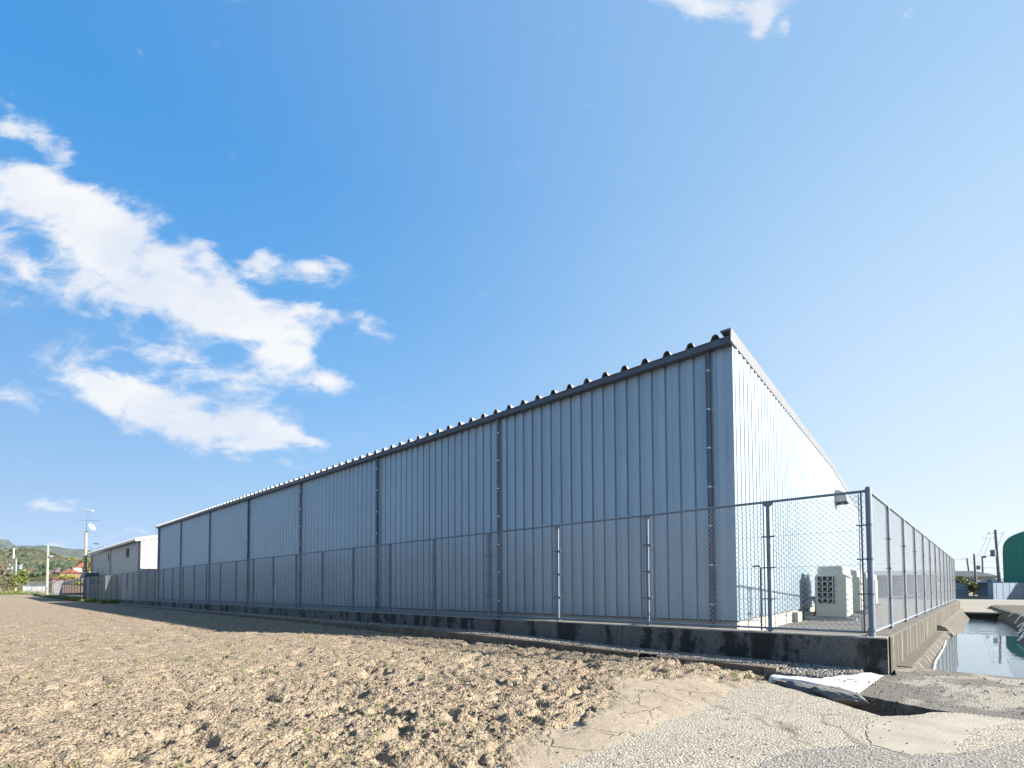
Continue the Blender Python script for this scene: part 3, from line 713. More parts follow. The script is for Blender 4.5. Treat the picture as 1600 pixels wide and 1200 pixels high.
# ================================================================== KERB WALLS
t = thing('kerb_wall', 'long low black-stained concrete wall below the front fence', 'wall', (-20,-1.77,ZB))
x = 2.42
first = None
while x > -47:
    L = 2.96 if x > 0 else 3.0
    x1 = x-L
    mb = MB(); y0, y1 = -1.92, -1.63
    if first is None:
        # corner piece, mitred into the canal wall, with rounded arris
        c = 0.018
        prof = [(0,y0,-1.6),(0,y0,ZC-c),(0,y0+c*.3,ZC-c*.3),(0,y0+c,ZC),(0,y1,ZC),(0,y1,-1.6)]
        mb.extrude(prof, (x1+.006,0,0), (x,0,0)); first = True
    else:
        c = 0.018
        prof = [(0,y0,-1.6),(0,y0,ZC-c),(0,y0+c*.3,ZC-c*.3),(0,y0+c,ZC),(0,y1,ZC),(0,y1,-1.6)]
        mb.extrude(prof, (x1+.006,0,0), (x-.006,0,0))
    build(mb, 'wall_section', 'curb', t)
    x = x1
t = thing('canal_wall', 'brown streaked concrete wall along the canal below the side fence', 'wall', (3.2,8,ZB))
y = -1.628
while y < 22:
    yn = min(y+2.5, 22.1); mb = MB()
    def pr(yy, inset=0.0):
        xo = ccx(yy); c = 0.02
        return [(xo-.29,yy,-1.7),(xo-.29,yy,ZC),(xo-c,yy,ZC),(xo-c*.3,yy,ZC-c*.3),(xo,yy,ZC-c),(xo,yy,-1.7)]
    a = pr(y+.004); b = pr(yn-.004); nn = len(a)
    mb.add(a+b, [(i,(i+1)%nn,nn+(i+1)%nn,nn+i) for i in range(nn)]+[tuple(range(nn)), tuple(range(2*nn-1,nn-1,-1))])
    build(mb, 'wall_section', 'canal', t)
    y = yn
# narrow buttress lip at the bottom: near ledge, then a sloping revetment
mb = MB()
ys = np.linspace(-1.02, 6.4, 26); rows = []
for yy in ys:
    xo = ccx(yy); j = random.uniform(-.012,.012); w = 0.19+j
    rows.append([(xo-.02,yy,-1.7),(xo-.02,yy,-1.165),(xo+w*.8,yy,-1.165+j*.5),(xo+w,yy,-1.18),(xo+w+.10,yy,-1.33),(xo+w+.12,yy,-1.7)])
v = [p for r_ in rows for p in r_]; n = 6
mb.add(v, [(a*n+b, a*n+(b+1)%n, (a+1)*n+(b+1)%n, (a+1)*n+b) for a in range(len(ys)-1) for b in range(n)]+[tuple(range(n)), tuple(range(len(v)-1,len(v)-n-1,-1))])
struct(mb, 'canal_ledge', 'canal')
mb = MB(); ys = np.linspace(6.85, 20.5, 30); rows = []
for i, yy in enumerate(ys):
    xo = ccx(yy); j = random.uniform(-.02,.02)
    rows.append([(xo-.02,yy,-1.8),(xo-.02,yy,-1.02),(xo+.06,yy,-1.03),(xo+.16+j*.3,yy,-1.08+j*.3),(xo+.44+j*.5,yy,-1.48),(xo+.44,yy,-1.8)])
v = [p for r_ in rows for p in r_]
mb.add(v, [(a*n+b, a*n+(b+1)%n, (a+1)*n+(b+1)%n, (a+1)*n+b) for a in range(len(ys)-1) for b in range(n)]+[tuple(range(n)), tuple(range(len(v)-1,len(v)-n-1,-1))])
struct(mb, 'sloping_revetment', 'canal')
# drain pipe outlet between the two
t = thing('drain_pipe', 'short white plastic drain pipe poking out of the canal wall', 'pipe', (ccx(6.62)+.05,6.62,-1.27))
mb = MB(); xo = ccx(6.62)
for r0_, r1_ in ((0.06,0.06),(0.05,0.05)): mb.tube((xo-.1,6.62,-1.22),(xo+.26,6.60,-1.23), r0_, r1_, 16, False)
build(mb, 'pipe_wall', 'white', t, smooth_=True)
build(MB().tube((xo+.1,6.62,-1.222),(xo+.11,6.62,-1.222),.05,n=16), 'pipe_bore', 'dark', t)
t = build(MB().path([(ccx(0)+.30,-0.9,-1.285),(ccx(1)+.30,1,-1.285),(ccx(3)+.29,3,-1.285),(ccx(5)+.25,5,-1.283),(ccx(6.5)+.2,6.5,-1.27)],.011,6), 'water_hose', 'white', smooth_=True)
tag(t, 'thin pale hose lying at the waterline under the canal ledge', 'hose')
# pale pieces of broken pipe along the right bank
zz_ = [(5.42,16.3),(5.30,13.4),(5.12,11.0),(4.95,9.5),(4.82,8.2),(4.68,7.0),(4.52,5.7)]
bl = ['farthest', 'second farthest', 'third from the bridge', 'middle', 'third from the front', 'second nearest', 'nearest']
for i, (x, y) in enumerate(zz_):
    mb = MB(); sg = 1 if i % 2 else -1
    pts = [Vector((x-.02,y-.16*sg,-1.27)),Vector((x+.05,y-.05*sg,-1.17)),Vector((x+.10,y+.10*sg,-1.11)),Vector((x+.17,y+.14*sg,-1.01)),Vector((x+.30,y+.16*sg,-.985))]
    for p_, q_ in zip(pts, pts[1:]):
        w = Vector((0.0,.07,0.0)); h_ = Vector((-.012,0,.016)); mb.add([p_-w,p_+w,q_+w,q_-w,p_-w+h_,p_+w+h_,q_+w+h_,q_-w+h_],[(0,3,2,1),(4,5,6,7),(0,1,5,4),(1,2,6,5),(2,3,7,6),(3,0,4,7)])
    tag(build(mb, 'plastic_strip', 'white'), 'white plastic strip over the right canal bank, the %s one' % bl[i], 'plastic strip', 'white strips hanging over the canal bank')

# ================================================================== EDGING BEAMS
def beam(name, x0, x1, label, holes=False, zoff=0.0):
    t = thing(name, label, 'edging', ((x0+x1)/2,-2.6,-1.2)); x = x1
    while x > x0+.05:
        a = max(x-2.4, x0); mb = MB()
        za, zb = float(beam_top(a))+zoff, float(beam_top(x))+zoff
        y0, y1 = -2.66, -2.535; g = .004
        rows = []
        for xx, zz2 in ((a+g, za),(x-g, zb)):
            j = random.uniform(-.006,.006)
            rows += [(xx,y0+j,-1.5),(xx,y0+j,zz2-.012),(xx,y0+.012,zz2),(xx,y1-.012,zz2),(xx,y1,zz2-.012),(xx,y1,-1.5)]
        mb.add(rows, [(i,(i+1)%6,6+(i+1)%6,6+i) for i in range(6)]+[(5,4,3,2,1,0),(6,7,8,9,10,11)])
        build(mb, 'beam_segment', 'beam', t); x = a
    return t
beam('edging_beam', -47, -0.86, 'long weathered concrete edging beam between the field and the gravel')
beam('edging_beam', -0.52, 1.16, 'short broken edging beam ending in a square post by the road', zoff=-.01)
mb = MB().box(1.08,-2.70,-1.5,1.24,-2.50,-1.115)
tag(build(mb, 'edging_post', 'beam'), 'square mossy concrete stub at the end of the short edging', 'post')

# ================================================================== WAREHOUSE
WX, WY, ZE, ZCL = -42.3, 29.0, 4.88, -0.655
RY = 15.0                                                    # ridge
def rooz(y): return ZE+0.0253*(y if y < RY else 2*RY-y)
wh = thing('warehouse', 'long grey-blue corrugated steel warehouse behind the chain link fence', 'warehouse', (WX/2, WY/2, ZS))
# foundation
mb = MB().box(WX,0.012,-1.3,-0.012,.25,ZCL+.012)
build(mb, 'foundation', 'found', wh)
y = 0.25; Ls = [1.1,2.4,2.4,2.4,1.6]+[2.4]*9
for i, L in enumerate(Ls):
    y2 = min(y+L, WY)
    if i == 0: build(MB().box(-.3,0.0,-1.3,.02,y2-.004,ZCL+.008), 'foundation_panel', 'found', wh)
    else: build(MB().box(-.3,y+.004,-1.3,.02,y2-.004,ZCL+.008), 'foundation_panel', 'found', wh)
    y = y2
    if y >= WY: break
# ribbed sheets: three 31 cm ribs each
RIB = [(0,0),(.018,-.001),(.034,.040),(.095,.050),(.150,.062),(.158,.050),(.225,.044),(.286,.038),(.297,0)]
PIT = 0.31
def sheet(horiz, base, out, u0, n_ribs, z0, z1a, z1b=None, umax=None):
    """horiz unit vector along the wall, out unit vector outward"""
    z1b = z1a if z1b is None else z1b
    us = []
    for k in range(n_ribs):
        for (u, d) in RIB: us.append((u0+k*PIT+u, d))
    us.append((u0+n_ribs*PIT+.004, 0))
    if umax is not None:
        us = [q for q in us if q[0] <= umax]
        if len(us) < 2: return None
    v = []; L = us[-1][0]-us[0][0]
    for (u, d) in us:
        zt = z1a+(z1b-z1a)*(u-us[0][0])/L
        p = Vector(base)+Vector(horiz)*u+Vector(out)*(d+.004)
        v += [(p.x,p.y,z0),(p.x,p.y,zt)]
    return MB().add(v, [(2*i,2*i+2,2*i+3,2*i+1) for i in range(len(us)-1)])
src = None; k = 0; x = 0.10
while x < 42.2:
    n = 3
    if src is None:
        src = build(sheet((-1,0,0),(0,0,0),(0,-1,0), x, n, ZCL, ZE), 'wall_panel', 'clad', wh, org=(0,0,ZS), fix=False)
    else: inst(src, (-(x-0.10),0,0), wh)
    x += n*PIT
y = 0.10
while y < WY-.1:
    m_ = sheet((0,1,0),(0,0,0),(1,0,0), y, 3, ZCL, rooz(y), rooz(min(y+.93,WY)), WY)
    if m_: build(m_, 'gable_panel', 'clad', wh, fix=False)
    y += .93
# corner trims, hidden core, back and far walls
build(MB().extrude([(.036,-.036,0),(.036,.11,0),(0,.11,0),(0,0,0),(-.13,0,0),(-.13,-.036,0)],(0,0,ZCL-.01),(0,0,ZE+.02)), 'corner_trim', 'clad', wh)
build(MB().box(WX-.04,-.04,ZCL,WX+.08,.1,ZE), 'corner_trim', 'clad', wh)
mb = MB(); 
prof = [(0.04,ZCL),(WY,ZCL),(WY,rooz(WY)-.02),(RY,rooz(RY)-.02),(0.04,rooz(0)-.02)]
for xx in (WX, -.04): pass
v = [(WX,a,b) for a,b in prof]+[(-.03,a,b) for a,b in prof]
mb.add(v, [(0,1,2,3,4),(9,8,7,6,5)]+[(i,5+i,5+(i+1)%5,(i+1)%5) for i in range(5)])
build(mb, 'wall_core', 'clad', wh)
build(MB().box(WX,-.045,ZCL-.022,-.0,.02,ZCL-.002), 'base_flashing', 'trim', wh)
build(MB().box(-.02,.0,ZCL-.022,.045,WY,ZCL-.002), 'base_flashing', 'verge', wh)
# roof sheets with tall ribs, pitch 0.5 m
prf = [(0,0),(.13,0),(.18,.11),(.21,.128),(.25,.128),(.28,.11),(.33,0),(.501,0)]
def roof_sheet(y0, y1):
    v = []
    for (u, d) in prf: v += [(-u-.0,y0,rooz(max(y0,0))+.10+d-(.0253*.26 if y0 < 0 else 0)),(-u,y1,rooz(y1)+.10+d)]
    return MB().add(v, [(2*i,2*i+1,2*i+3,2*i+2) for i in range(len(prf)-1)])
s1 = build(roof_sheet(-.26, RY), 'roof_sheet', 'roof', wh, org=(0,0,ZS), fix=False)
s2 = build(roof_sheet(RY, WY+.2), 'roof_sheet', 'roof', wh, org=(0,0,ZS), fix=False)
cl = build(MB().add([(-.125,-.2,rooz(0)+.09),(-.335,-.2,rooz(0)+.09),(-.275,-.2,rooz(0)+.208),(-.185,-.2,rooz(0)+.208)],[(0,1,2,3)]), 'rib_end_shade', 'dark', wh, org=(0,0,ZS), fix=False)  # black sheet painting the shade inside the open rib end
bt = build(MB().tube((-.23,-.16,rooz(0)+.22),(-.23,-.16,rooz(0)+.255),.012,n=6), 'rib_bolt', 'steel', wh, org=(0,0,ZS))
for k in range(1, 85):
    for s_ in (s1, s2, cl): inst(s_, (-.5*k,0,0), wh)
    if k < 30: inst(bt, (-.5*k,0,0), wh)
# eaves gutter
mb = MB().extrude([(0,-.225,4.865),(0,-.235,5.0),(0,-.215,5.0),(0,-.205,4.885),(0,-.03,4.885),(0,-.03,4.865)],(WX-.25,0,0),(.03,0,0))
build(mb, 'gutter', 'trim', wh)
build(MB().box(WX-.1,-.03,ZE-.02,0.03,.0,4.995), 'soffit_strip', 'trim', wh)
# verge flashing on the gable
def verge(ya, yb, name='verge_flashing'):
    za, zb = rooz(ya), rooz(yb)
    if ya < 0: za = rooz(0)+.0253*ya
    v = []
    for yy, z in ((ya,za),(yb,zb)):
        v += [(.075,yy,z+.005),(.085,yy,z+.255),(-.12,yy,z+.262),(-.12,yy,z+.23),(.06,yy,z+.225),(.055,yy,z+.012),(.03,yy,z+.005)]
    return MB().add(v, [(i,(i+1)%7,7+(i+1)%7,7+i) for i in range(7)]+[tuple(range(7)),tuple(range(13,6,-1))])
y = -.27
while y < WY+.2:
    y2 = y+3.0
    if y < RY < y2: y2 = RY
    y2 = min(y2, WY+.25)
    build(verge(y+.003, y2-.003), 'verge_flashing', 'verge', wh); y = y2
mb = MB()
for a, b in ((0.0,RY),(RY,WY)): mb.add([(.034,a,rooz(a)-.03),(.034,b,rooz(b)-.03),(.034,b,rooz(b)+.03),(.034,a,rooz(a)+.03),(.030,a,rooz(a)-.03),(.030,b,rooz(b)-.03),(.030,b,rooz(b)+.03),(.030,a,rooz(a)+.03)],[(0,1,2,3),(7,6,5,4),(3,2,6,7),(0,4,5,1)])
build(mb, 'verge_batten', 'trim', wh)
# downpipes with steel clips
pxs = [-.425,-6.26,-12.33,-18.38,-24.42,-30.45,-36.38,-42.09]
p0 = build(MB().tube((pxs[0],-.115,ZS),(pxs[0],-.115,4.87),.043,n=14), 'downpipe', 'pipe', wh, org=(pxs[0],0,ZS), smooth_=False)
zc = [4.46,3.66,2.86,2.06,1.26,.46,-.34]
c0 = []
for z in zc:
    mb = MB().tube((pxs[0],-.115,z-.016),(pxs[0],-.115,z+.016),.047,n=14).box(pxs[0]-.01,-.1,z-.01,pxs[0]+.01,0,z+.01).box(pxs[0]+.03,-.06,z-.012,pxs[0]+.075,-.05,z+.012)
    c0.append(build(mb, 'pipe_clip', 'steel', p0, org=(pxs[0],0,z)))
for X_ in pxs[1:]:
    q = inst(p0, (X_-pxs[0],0,0), wh)
    for c in c0: inst(c, (X_-pxs[0],0,0), q)
# small louvred vent low on the long wall
lv = build(MB().box(-21.42,-.075,-.48,-20.78,-.037,.14), 'wall_vent', 'alu', wh)
for i in range(7):
    z = -.43+i*.078
    build(MB().add([(-21.37,-.078,z),(-20.83,-.078,z),(-20.83,-.105,z-.02),(-21.37,-.105,z-.02),(-21.37,-.078,z+.055),(-20.83,-.078,z+.055)],[(0,1,2,3),(3,2,5,4),(0,3,4),(1,5,2)]), 'vent_slat', 'white', lv)
# hooded vent high on the gable
v = []; n = 9
for yy in (15.75,16.65):
    v += [(.035,yy,3.86)]+[(.035+.46*math.sin(a),yy,3.96+.47*math.cos(a)) for a in np.linspace(0,math.pi/2,n)]+[(.495,yy,3.88)]
k_ = n+2
mb = MB().add(v, [tuple(range(k_)), tuple(range(2*k_-1,k_-1,-1))]+[(i,k_+i,k_+i+1,i+1) for i in range(k_-1)])
vh = build(mb, 'vent_hood', 'alu', wh)
build(MB().box(.04,15.78,3.84,.49,16.62,3.858), 'hood_grille', 'dark', vh)
# pipe entries at the foot of the gable
build(MB().box(.022,5.55,-1.0,.16,6.2,-.72), 'pipe_plinth', 'found', wh)
# ================================================================== FENCES
def chain(L, H, step=0.08, r=0.0027):
    """chain-link fabric in the x-z plane, x 0..L, z 0..H"""
    mb = MB(); 
    for sgn in (1, -1):
        c = -H if sgn == 1 else 0
        c = math.ceil(c/step)*step+0.001
        while c < (L if sgn == 1 else L+H):
            # sgn=1: x - z = c ; sgn=-1: x + z = c
            if sgn == 1: z0 = max(0, -c); z1 = min(H, L-c); a = (c+z0, z0); b = (c+z1, z1)
            else: z0 = max(0, c-L); z1 = min(H, c); a = (c-z0, z0); b = (c-z1, z1)
            if z1-z0 > .01:
                o = .0018*sgn
                mb.tube((a[0],o,a[1]),(b[0],o,b[1]), r, n=3, cap=False)
            c += step
    return mb
def mkfence(root, A, dirv, L_total, z0, z1, first_len, span, wr=.0030, n_clamps=True, corner=None, close=0.06):
    """A start point (x,y); dirv unit vector; posts every span after first_len"""
    ang = math.atan2(dirv[1], dirv[0]); H = z1-z0
    def place(o, s, zz=0.0):
        o.parent = root; w = Vector((A[0]+dirv[0]*s, A[1]+dirv[1]*s, zz)); o.location = w-wl(root); o.rotation_euler = (0,0,ang); WL[o.name] = w; return o
    def raw(mb, name, mat, sm=False):
        me = mesh_from(name, mb.v, mb.f, mat, sm, fix=len(mb.f) < 5000); o = bpy.data.objects.new(name, me); COL.objects.link(o); return o
    pm = MB().tube((0,0,z0-.03),(0,0,z1-.012),.030,n=12)
    pm.add([(-.085,-.022,z1-.012),(.085,-.022,z1-.012),(.04,-.022,z1-.07),(-.04,-.022,z1-.07),(-.085,.022,z1-.012),(.085,.022,z1-.012),(.04,.022,z1-.07),(-.04,.022,z1-.07)],[(0,3,2,1),(4,5,6,7),(0,1,5,4),(1,2,6,5),(2,3,7,6),(3,0,4,7)])
    pm.add([(-.085,-.022,z0+.07),(.085,-.022,z0+.07),(.04,-.03,z0+.02),(-.04,-.03,z0+.02),(-.085,.022,z0+.07),(.085,.022,z0+.07),(.04,.03,z0+.02),(-.04,.03,z0+.02)],[(0,1,2,3),(7,6,5,4),(1,0,4,5),(2,1,5,6),(3,2,6,7),(0,3,7,4)])
    protos = {}
    def post(s):
        if 'p' not in protos: o = protos['p'] = raw(pm, 'post', 'galv')
        else: o = protos['p'].copy(); COL.objects.link(o)
        place(o, s)
        for sx in (-.068,.068):
            if 'b' not in protos: b = protos['b'] = raw(MB().tube((0,0,z0+.06),(0,0,z1-.03),.006,n=5), 'tension_bar', 'galvdark')
            else: b = protos['b'].copy(); COL.objects.link(b)
            b.parent = o; b.location = (sx,0,0); b.rotation_euler = (0,0,0)
        for zz in (z0+.51, z0+1.0, z0+1.49):
            if 'c' not in protos: c = protos['c'] = raw(MB().box(-.09,-.036,-.009,.09,.036,.009), 'clamp', 'galvdark')
            else: c = protos['c'].copy(); COL.objects.link(c)
            c.parent = o; c.location = (0,0,zz); c.rotation_euler = (0,0,0)
    spans = []; s = 0.0; first = True
    stations = [0.0]; s = first_len
    while s <= L_total+.01: stations.append(s); s += span
    for a, b in zip(stations, stations[1:]):
        L = round(b-a, 3); key = 'm%.2f' % L
        if key not in protos:
            protos[key] = (raw(chain(L-.12, H-.09, r=wr), 'wire_mesh', 'wire'),
                           raw(MB().tube((0,0,0),(L,0,0),.0205,n=10), 'top_rail', 'galv'),
                           raw(MB().tube((0,0,0),(L,0,0),.0165,n=10), 'bottom_rail', 'galv'),
                           raw(MB().tube((.07,0,.51),(L-.07,0,.51),.0022,n=4,cap=False).tube((.07,0,1.0),(L-.07,0,1.0),.0022,n=4,cap=False).tube((.07,0,1.49),(L-.07,0,1.49),.0022,n=4,cap=False), 'tension_wires', 'wire'))
            objs = protos[key]
        else:
            objs = []
            for o in protos[key]: c = o.copy(); COL.objects.link(c); objs.append(c)
        place(objs[0], a+.06, z0+.06); place(objs[1], a, z1); place(objs[2], a, z0+.055); place(objs[3], a, z0)
    for s in stations[1 if corner else 0:]: post(s)
    return raw, place
FX, FY, FT, FB = 2.25, -1.77, 1.349, ZC
fr = thing('chain_link_fence', 'long galvanised chain link fence in front of the big grey warehouse', 'fence', (-20, FY, ZC))
raw_, place_ = mkfence(fr, (FX, FY), (-1,0), 49.6, ZC, FT, 1.27, 2.02, corner=True)
# corner post, stouter
cp = build(MB().tube((FX,FY,ZC-.02),(FX,FY,FT+.045),.038,n=16).tube((FX,FY,FT+.045),(FX,FY,FT+.060),.038,.022,n=16), 'corner_post', 'galv', fr)
build(MB().tube((FX-.085,FY,ZC+.05),(FX-.085,FY,FT-.01),.011,n=6), 'tension_bar', 'galvdark', cp)
build(MB().tube((FX-.115,FY+.03,ZC+.05),(FX-.115,FY+.03,FT-.03),.006,n=6), 'tension_bar', 'galvdark', cp)
for z in (-.10,.39,.87): build(MB().tube((FX,FY,z-.013),(FX,FY,z+.013),.044,n=16).box(FX-.15,FY-.015,z-.008,FX-.03,FY+.015,z+.008), 'clamp', 'galvdark', cp)
build(MB().tube((FX,FY,ZC+.07),(FX,FY,ZC+.11),.048,n=16), 'base_collar', 'galv', cp)
cf = thing('chain_link_fence', 'chain link fence receding along the canal wall on the right', 'fence', (3.2, 8, ZC))
dv = Vector((.083,1,0)).normalized()
mkfence(cf, (FX, FY), (dv.x,dv.y), 24.1, ZC, FT, 1.8, 2.02, wr=.0014, corner=True)
ff = thing('chain_link_fence', 'distant chain link fence beyond the big warehouse, left of its far end', 'fence', (-68, FY, -.9))
mkfence(ff, (FX-49.75, FY), (-1,0), 41.5, -.72, FT+.02, 2.02, 2.02, wr=.0013)
ef = thing('chain_link_fence', 'short end fence facing the camera at the far left corner of the lot', 'fence', (-95, -3, -.7))
d2 = Vector((-101.0+89.3, -4.06+1.77, 0)); L2 = d2.length; d2.normalize()
mkfence(ef, (-89.4, FY), (d2.x,d2.y), L2, -.68, 1.45, 2.0, 2.0, wr=.0013)

# ================================================================== AC UNITS
def make_ac(x0, y0, label):
    x1, y1 = x0+.78, y0+1.78; zb = ZS+.075
    t = thing('air_conditioner', label, 'air conditioner', ((x0+x1)/2,(y0+y1)/2,ZS), 'outdoor air conditioning units along the gable wall')
    for k, (a, b) in enumerate(((y0, y0+.885), (y0+.895, y1))):
        bm_ = bmesh.new()
        mb = MB().box(x0,a,zb+.03,x1,b,.375)
        o = build(mb, 'cabinet', 'ac', t)
        md = o.modifiers.new('bev', 'BEVEL'); md.width = .018; md.segments = 2
        # cowl
        cx, cy = (x0+x1)/2, (a+b)/2
        def ring(hw, hd, z, rr):
            pts = []
            for qx, qy, s0 in ((1,1,0),(-1,1,90),(-1,-1,180),(1,-1,270)):
                for i in range(5):
                    an = math.radians(s0+i*22.5); pts.append((cx+qx*(hw-rr)+rr*math.cos(an), cy+qy*(hd-rr)+rr*math.sin(an), z))
            return pts
        hx, hy = (x1-x0)/2, (b-a)/2
        rs = [ring(hx-.012,hy-.012,.376,.08), ring(hx-.03,hy-.03,.42,.1), ring(hx-.035,hy-.035,.55,.14), ring(hx-.03,hy-.03,.62,.14), ring(hx-.05,hy-.05,.635,.14), ring(hx-.08,hy-.08,.60,.16), ring(hx-.09,hy-.09,.50,.16)]
        mb = MB(); nn = 20
        mb.add([p for r_ in rs for p in r_], [(a_*nn+i, a_*nn+(i+1)%nn, (a_+1)*nn+(i+1)%nn, (a_+1)*nn+i) for a_ in range(len(rs)-1) for i in range(nn)])
        c = build(mb, 'fan_cowl', 'ac', t, smooth_=True, fix=False)
        g = MB()
        for i in range(-5, 6): g.tube((cx+i*.06,cy-hy+.1,.607),(cx+i*.06,cy+hy-.1,.607),.003,n=4)
        for rr in (.08,.16,.24,.32):
            ps = [(cx+rr*math.cos(q),cy+rr*math.sin(q),.611) for q in np.linspace(0,2*math.pi,25)]
            g.path(ps,.003,4)
        build(g, 'fan_guard', 'ac', c)
    # intake grille on the face towards the kerb, dark coil behind a lattice
    gx0, gx1, gz0, gz1 = x0+.055, x0+.50, -.50, .33
    gr = build(MB().box(gx0,y0-.004,gz0,gx1,y0+.05,gz1), 'intake_coil', 'dark', t)
    for i in range(4):
        xx = gx0+(gx1-gx0)*i/3.45
        build(MB().box(xx-.009,y0-.028,gz0,xx+.009,y0-.008,gz1), 'grille_bar', 'ac', gr)
    build(MB().box(gx1-.006,y0-.028,gz0,gx1+.012,y0-.008,gz1), 'grille_bar', 'ac', gr)
    for i in range(6):
        zz = gz0+(gz1-gz0)*i/5
        build(MB().box(gx0-.009,y0-.022,zz-.007,gx1+.009,y0-.012,zz+.007), 'grille_bar', 'ac', gr)
    # side coil intake
    gs = build(MB().box(x0-.006,y0+.06,gz0,x0+.03,y0+.82,gz1), 'side_coil', 'dark', t)
    for i in range(8):
        yy = y0+.06+.76*i/7; build(MB().box(x0-.02,yy-.007,gz0,x0-.008,yy+.007,gz1), 'grille_bar', 'ac', gs)
    for yy in (y0+.1, y1-.22): build(MB().box(x0-.32,yy,ZS+.001,x1+.22,yy+.11,zb+.028), 'base_rail', 'white', t)
    return t
ac = make_ac(.40, 7.0, 'front beige rooftop-style air conditioner, nearest the fence corner')
lab = ['second air conditioner, half hidden behind the front one', 'third air conditioner, seen through the side fence mesh', 'farthest air conditioner in the row beside the lit gable']
for i, yy in enumerate((11.6, 16.2, 20.8)):
    # copy of the thing with its parts
    c = ac.copy(); COL.objects.link(c); c.location = Vector(ac.location)+Vector((0,yy-7.0,0)); c['label'] = lab[i]; WL[c.name] = Vector(c.location)
    for ch in kids(ac):
        d = ch.copy(); COL.objects.link(d); d.parent = c
        for g in kids(ch): e = g.copy(); COL.objects.link(e); e.parent = d
# refrigerant pipes from the first unit into the wall
t = thing('pipe_bundle', 'bundle of wrapped refrigerant pipes between front air conditioner and wall', 'pipes', (.2,7.6,-1.0))
for i in range(3):
    build(MB().path([(.05,7.35+i*.09,-.62),(.12,7.35+i*.09,-.45+.05*i),(.28,7.40+i*.09,-.38+.04*i),(.38,7.45+i*.09,-.6)],.028,8), 'wrapped_pipe', 'white' if i != 1 else 'blackpipe', t)
build(MB().box(.05,7.2,-1.0,.30,7.75,-.78), 'pipe_plinth', 'found', t)
build(MB().tube((.33,7.3,-.95),(.36,7.32,-.5),.02,n=8), 'valve', 'orange', t)
# black standpipe
t = thing('standpipe', 'thin black pipe with an elbow at its top inside the fence', 'pipe', (.42,.25,-1.0))
build(MB().tube((.40,.25,-1.0),(.405,.25,.40),.017,n=10), 'riser', 'blackpipe', t)
build(MB().path([(.405,.25,.39),(.395,.25,.415),(.37,.25,.425),(.27,.25,.42),(.262,.25,.405)],.016,8), 'elbow', 'blackpipe', t)
for z in (-.55,.0): build(MB().tube((.40,.25,z-.02),(.40,.25,z+.02),.024,n=10), 'pipe_joint', 'galvdark', t)
build(MB().tube((.40,.25,-.66),(.02,.25,-.66),.008,n=6), 'bracket', 'steel', t)

# ================================================================== SHEET AND ROCKS AT THE DITCH
fe = [(1.20,-2.93),(1.45,-2.93),(1.70,-3.02),(1.95,-3.15),(2.14,-3.27),(2.20,-3.25)]
be = [(1.20,-2.55),(1.45,-2.45),(1.75,-2.2),(2.0,-2.02),(2.22,-1.99),(2.37,-2.15)]
mb = MB(); nu, nv = 60, 26; vv = []
for i in range(nu+1):
    u = i/nu*5; k_ = min(int(u),4); f_ = u-k_
    a = (fe[k_][0]*(1-f_)+fe[k_+1][0]*f_, fe[k_][1]*(1-f_)+fe[k_+1][1]*f_); b = (be[k_][0]*(1-f_)+be[k_+1][0]*f_, be[k_][1]*(1-f_)+be[k_+1][1]*f_)
    for j in range(nv+1):
        v_ = j/nv
        if j < 5:   # drape over the edge
            d = (5-j)/5
            x, y = a[0]-.01*d, a[1]-.05*d-.03*math.sin(i*.55)*d
            z = slab_z(*a)+.014-.035*d*(1+.35*math.sin(i*.37+1))*(1-.6*(i/nu)**3)
        else:
            w = (j-5)/(nv-5); x = a[0]*(1-w)+b[0]*w; y = a[1]*(1-w)+b[1]*w
            z = slab_z(x,y)+.016+.020*float(fbm(np.array([x*5]),np.array([y*7]),3,3)[0])
            if w > .93: z -= .01
        vv.append((x,y,z))
mb.add(vv, [(i*(nv+1)+j,(i+1)*(nv+1)+j,(i+1)*(nv+1)+j+1,i*(nv+1)+j+1) for i in range(nu) for j in range(nv)])
hb = MB().prism(list(reversed([(1.2,-1.925),(2.06,-1.925),(2.0,-2.2),(1.85,-2.42),(1.6,-2.60),(1.2,-2.60)])), lambda x, y: slab_z(x,y)+.040, -1.5)
struct(hb, 'gravel_heap', 'gravelbase')
o = build(mb, 'white_sheet', 'cloth', smooth_=True, fix=False)
sd = o.modifiers.new('thick', 'SOLIDIFY'); sd.thickness = .006
tag(o, 'white plastic sheet weighted with gravel at the corner of the kerb wall', 'sheet')
def big_rock(c, s, seed, label):
    bm_ = bmesh.new(); bmesh.ops.create_icosphere(bm_, subdivisions=4, radius=1)
    rr = np.random.default_rng(seed); pl = [(Vector(rr.normal(size=3)).normalized(), rr.uniform(.55,.85)) for _ in range(12)]
    for v in bm_.verts:
        p = v.co.copy()
        for n_, d_ in pl:
            k2 = p.dot(n_)
            if k2 > d_: p -= n_*(k2-d_)
        q = fbm(np.array([p.x*4+seed]), np.array([p.y*4+p.z*3]), 4, seed)[0]
        p *= 1+.22*(q-.5)
        v.co = Vector((p.x*s[0], p.y*s[1], p.z*s[2]))
    a = rr.uniform(-.2,.2)
    me = bpy.data.meshes.new('broken_rock'); bm_.to_mesh(me); bm_.free(); me.materials.append(MT['rock'])
    o = bpy.data.objects.new('broken_rock', me); COL.objects.link(o); o.location = c; o.rotation_euler = (0,0,-.55+a); WL[o.name] = Vector(c)
    return tag(o, label, 'rock')
big_rock((1.66,-3.22,-1.262),(.29,.13,.10), 3, 'smaller dark rock under the left end of the white sheet')
r2 = big_rock((2.02,-3.45,-1.262),(.33,.19,.13), 8, 'larger dark rock with faint red marks beside the ditch opening')
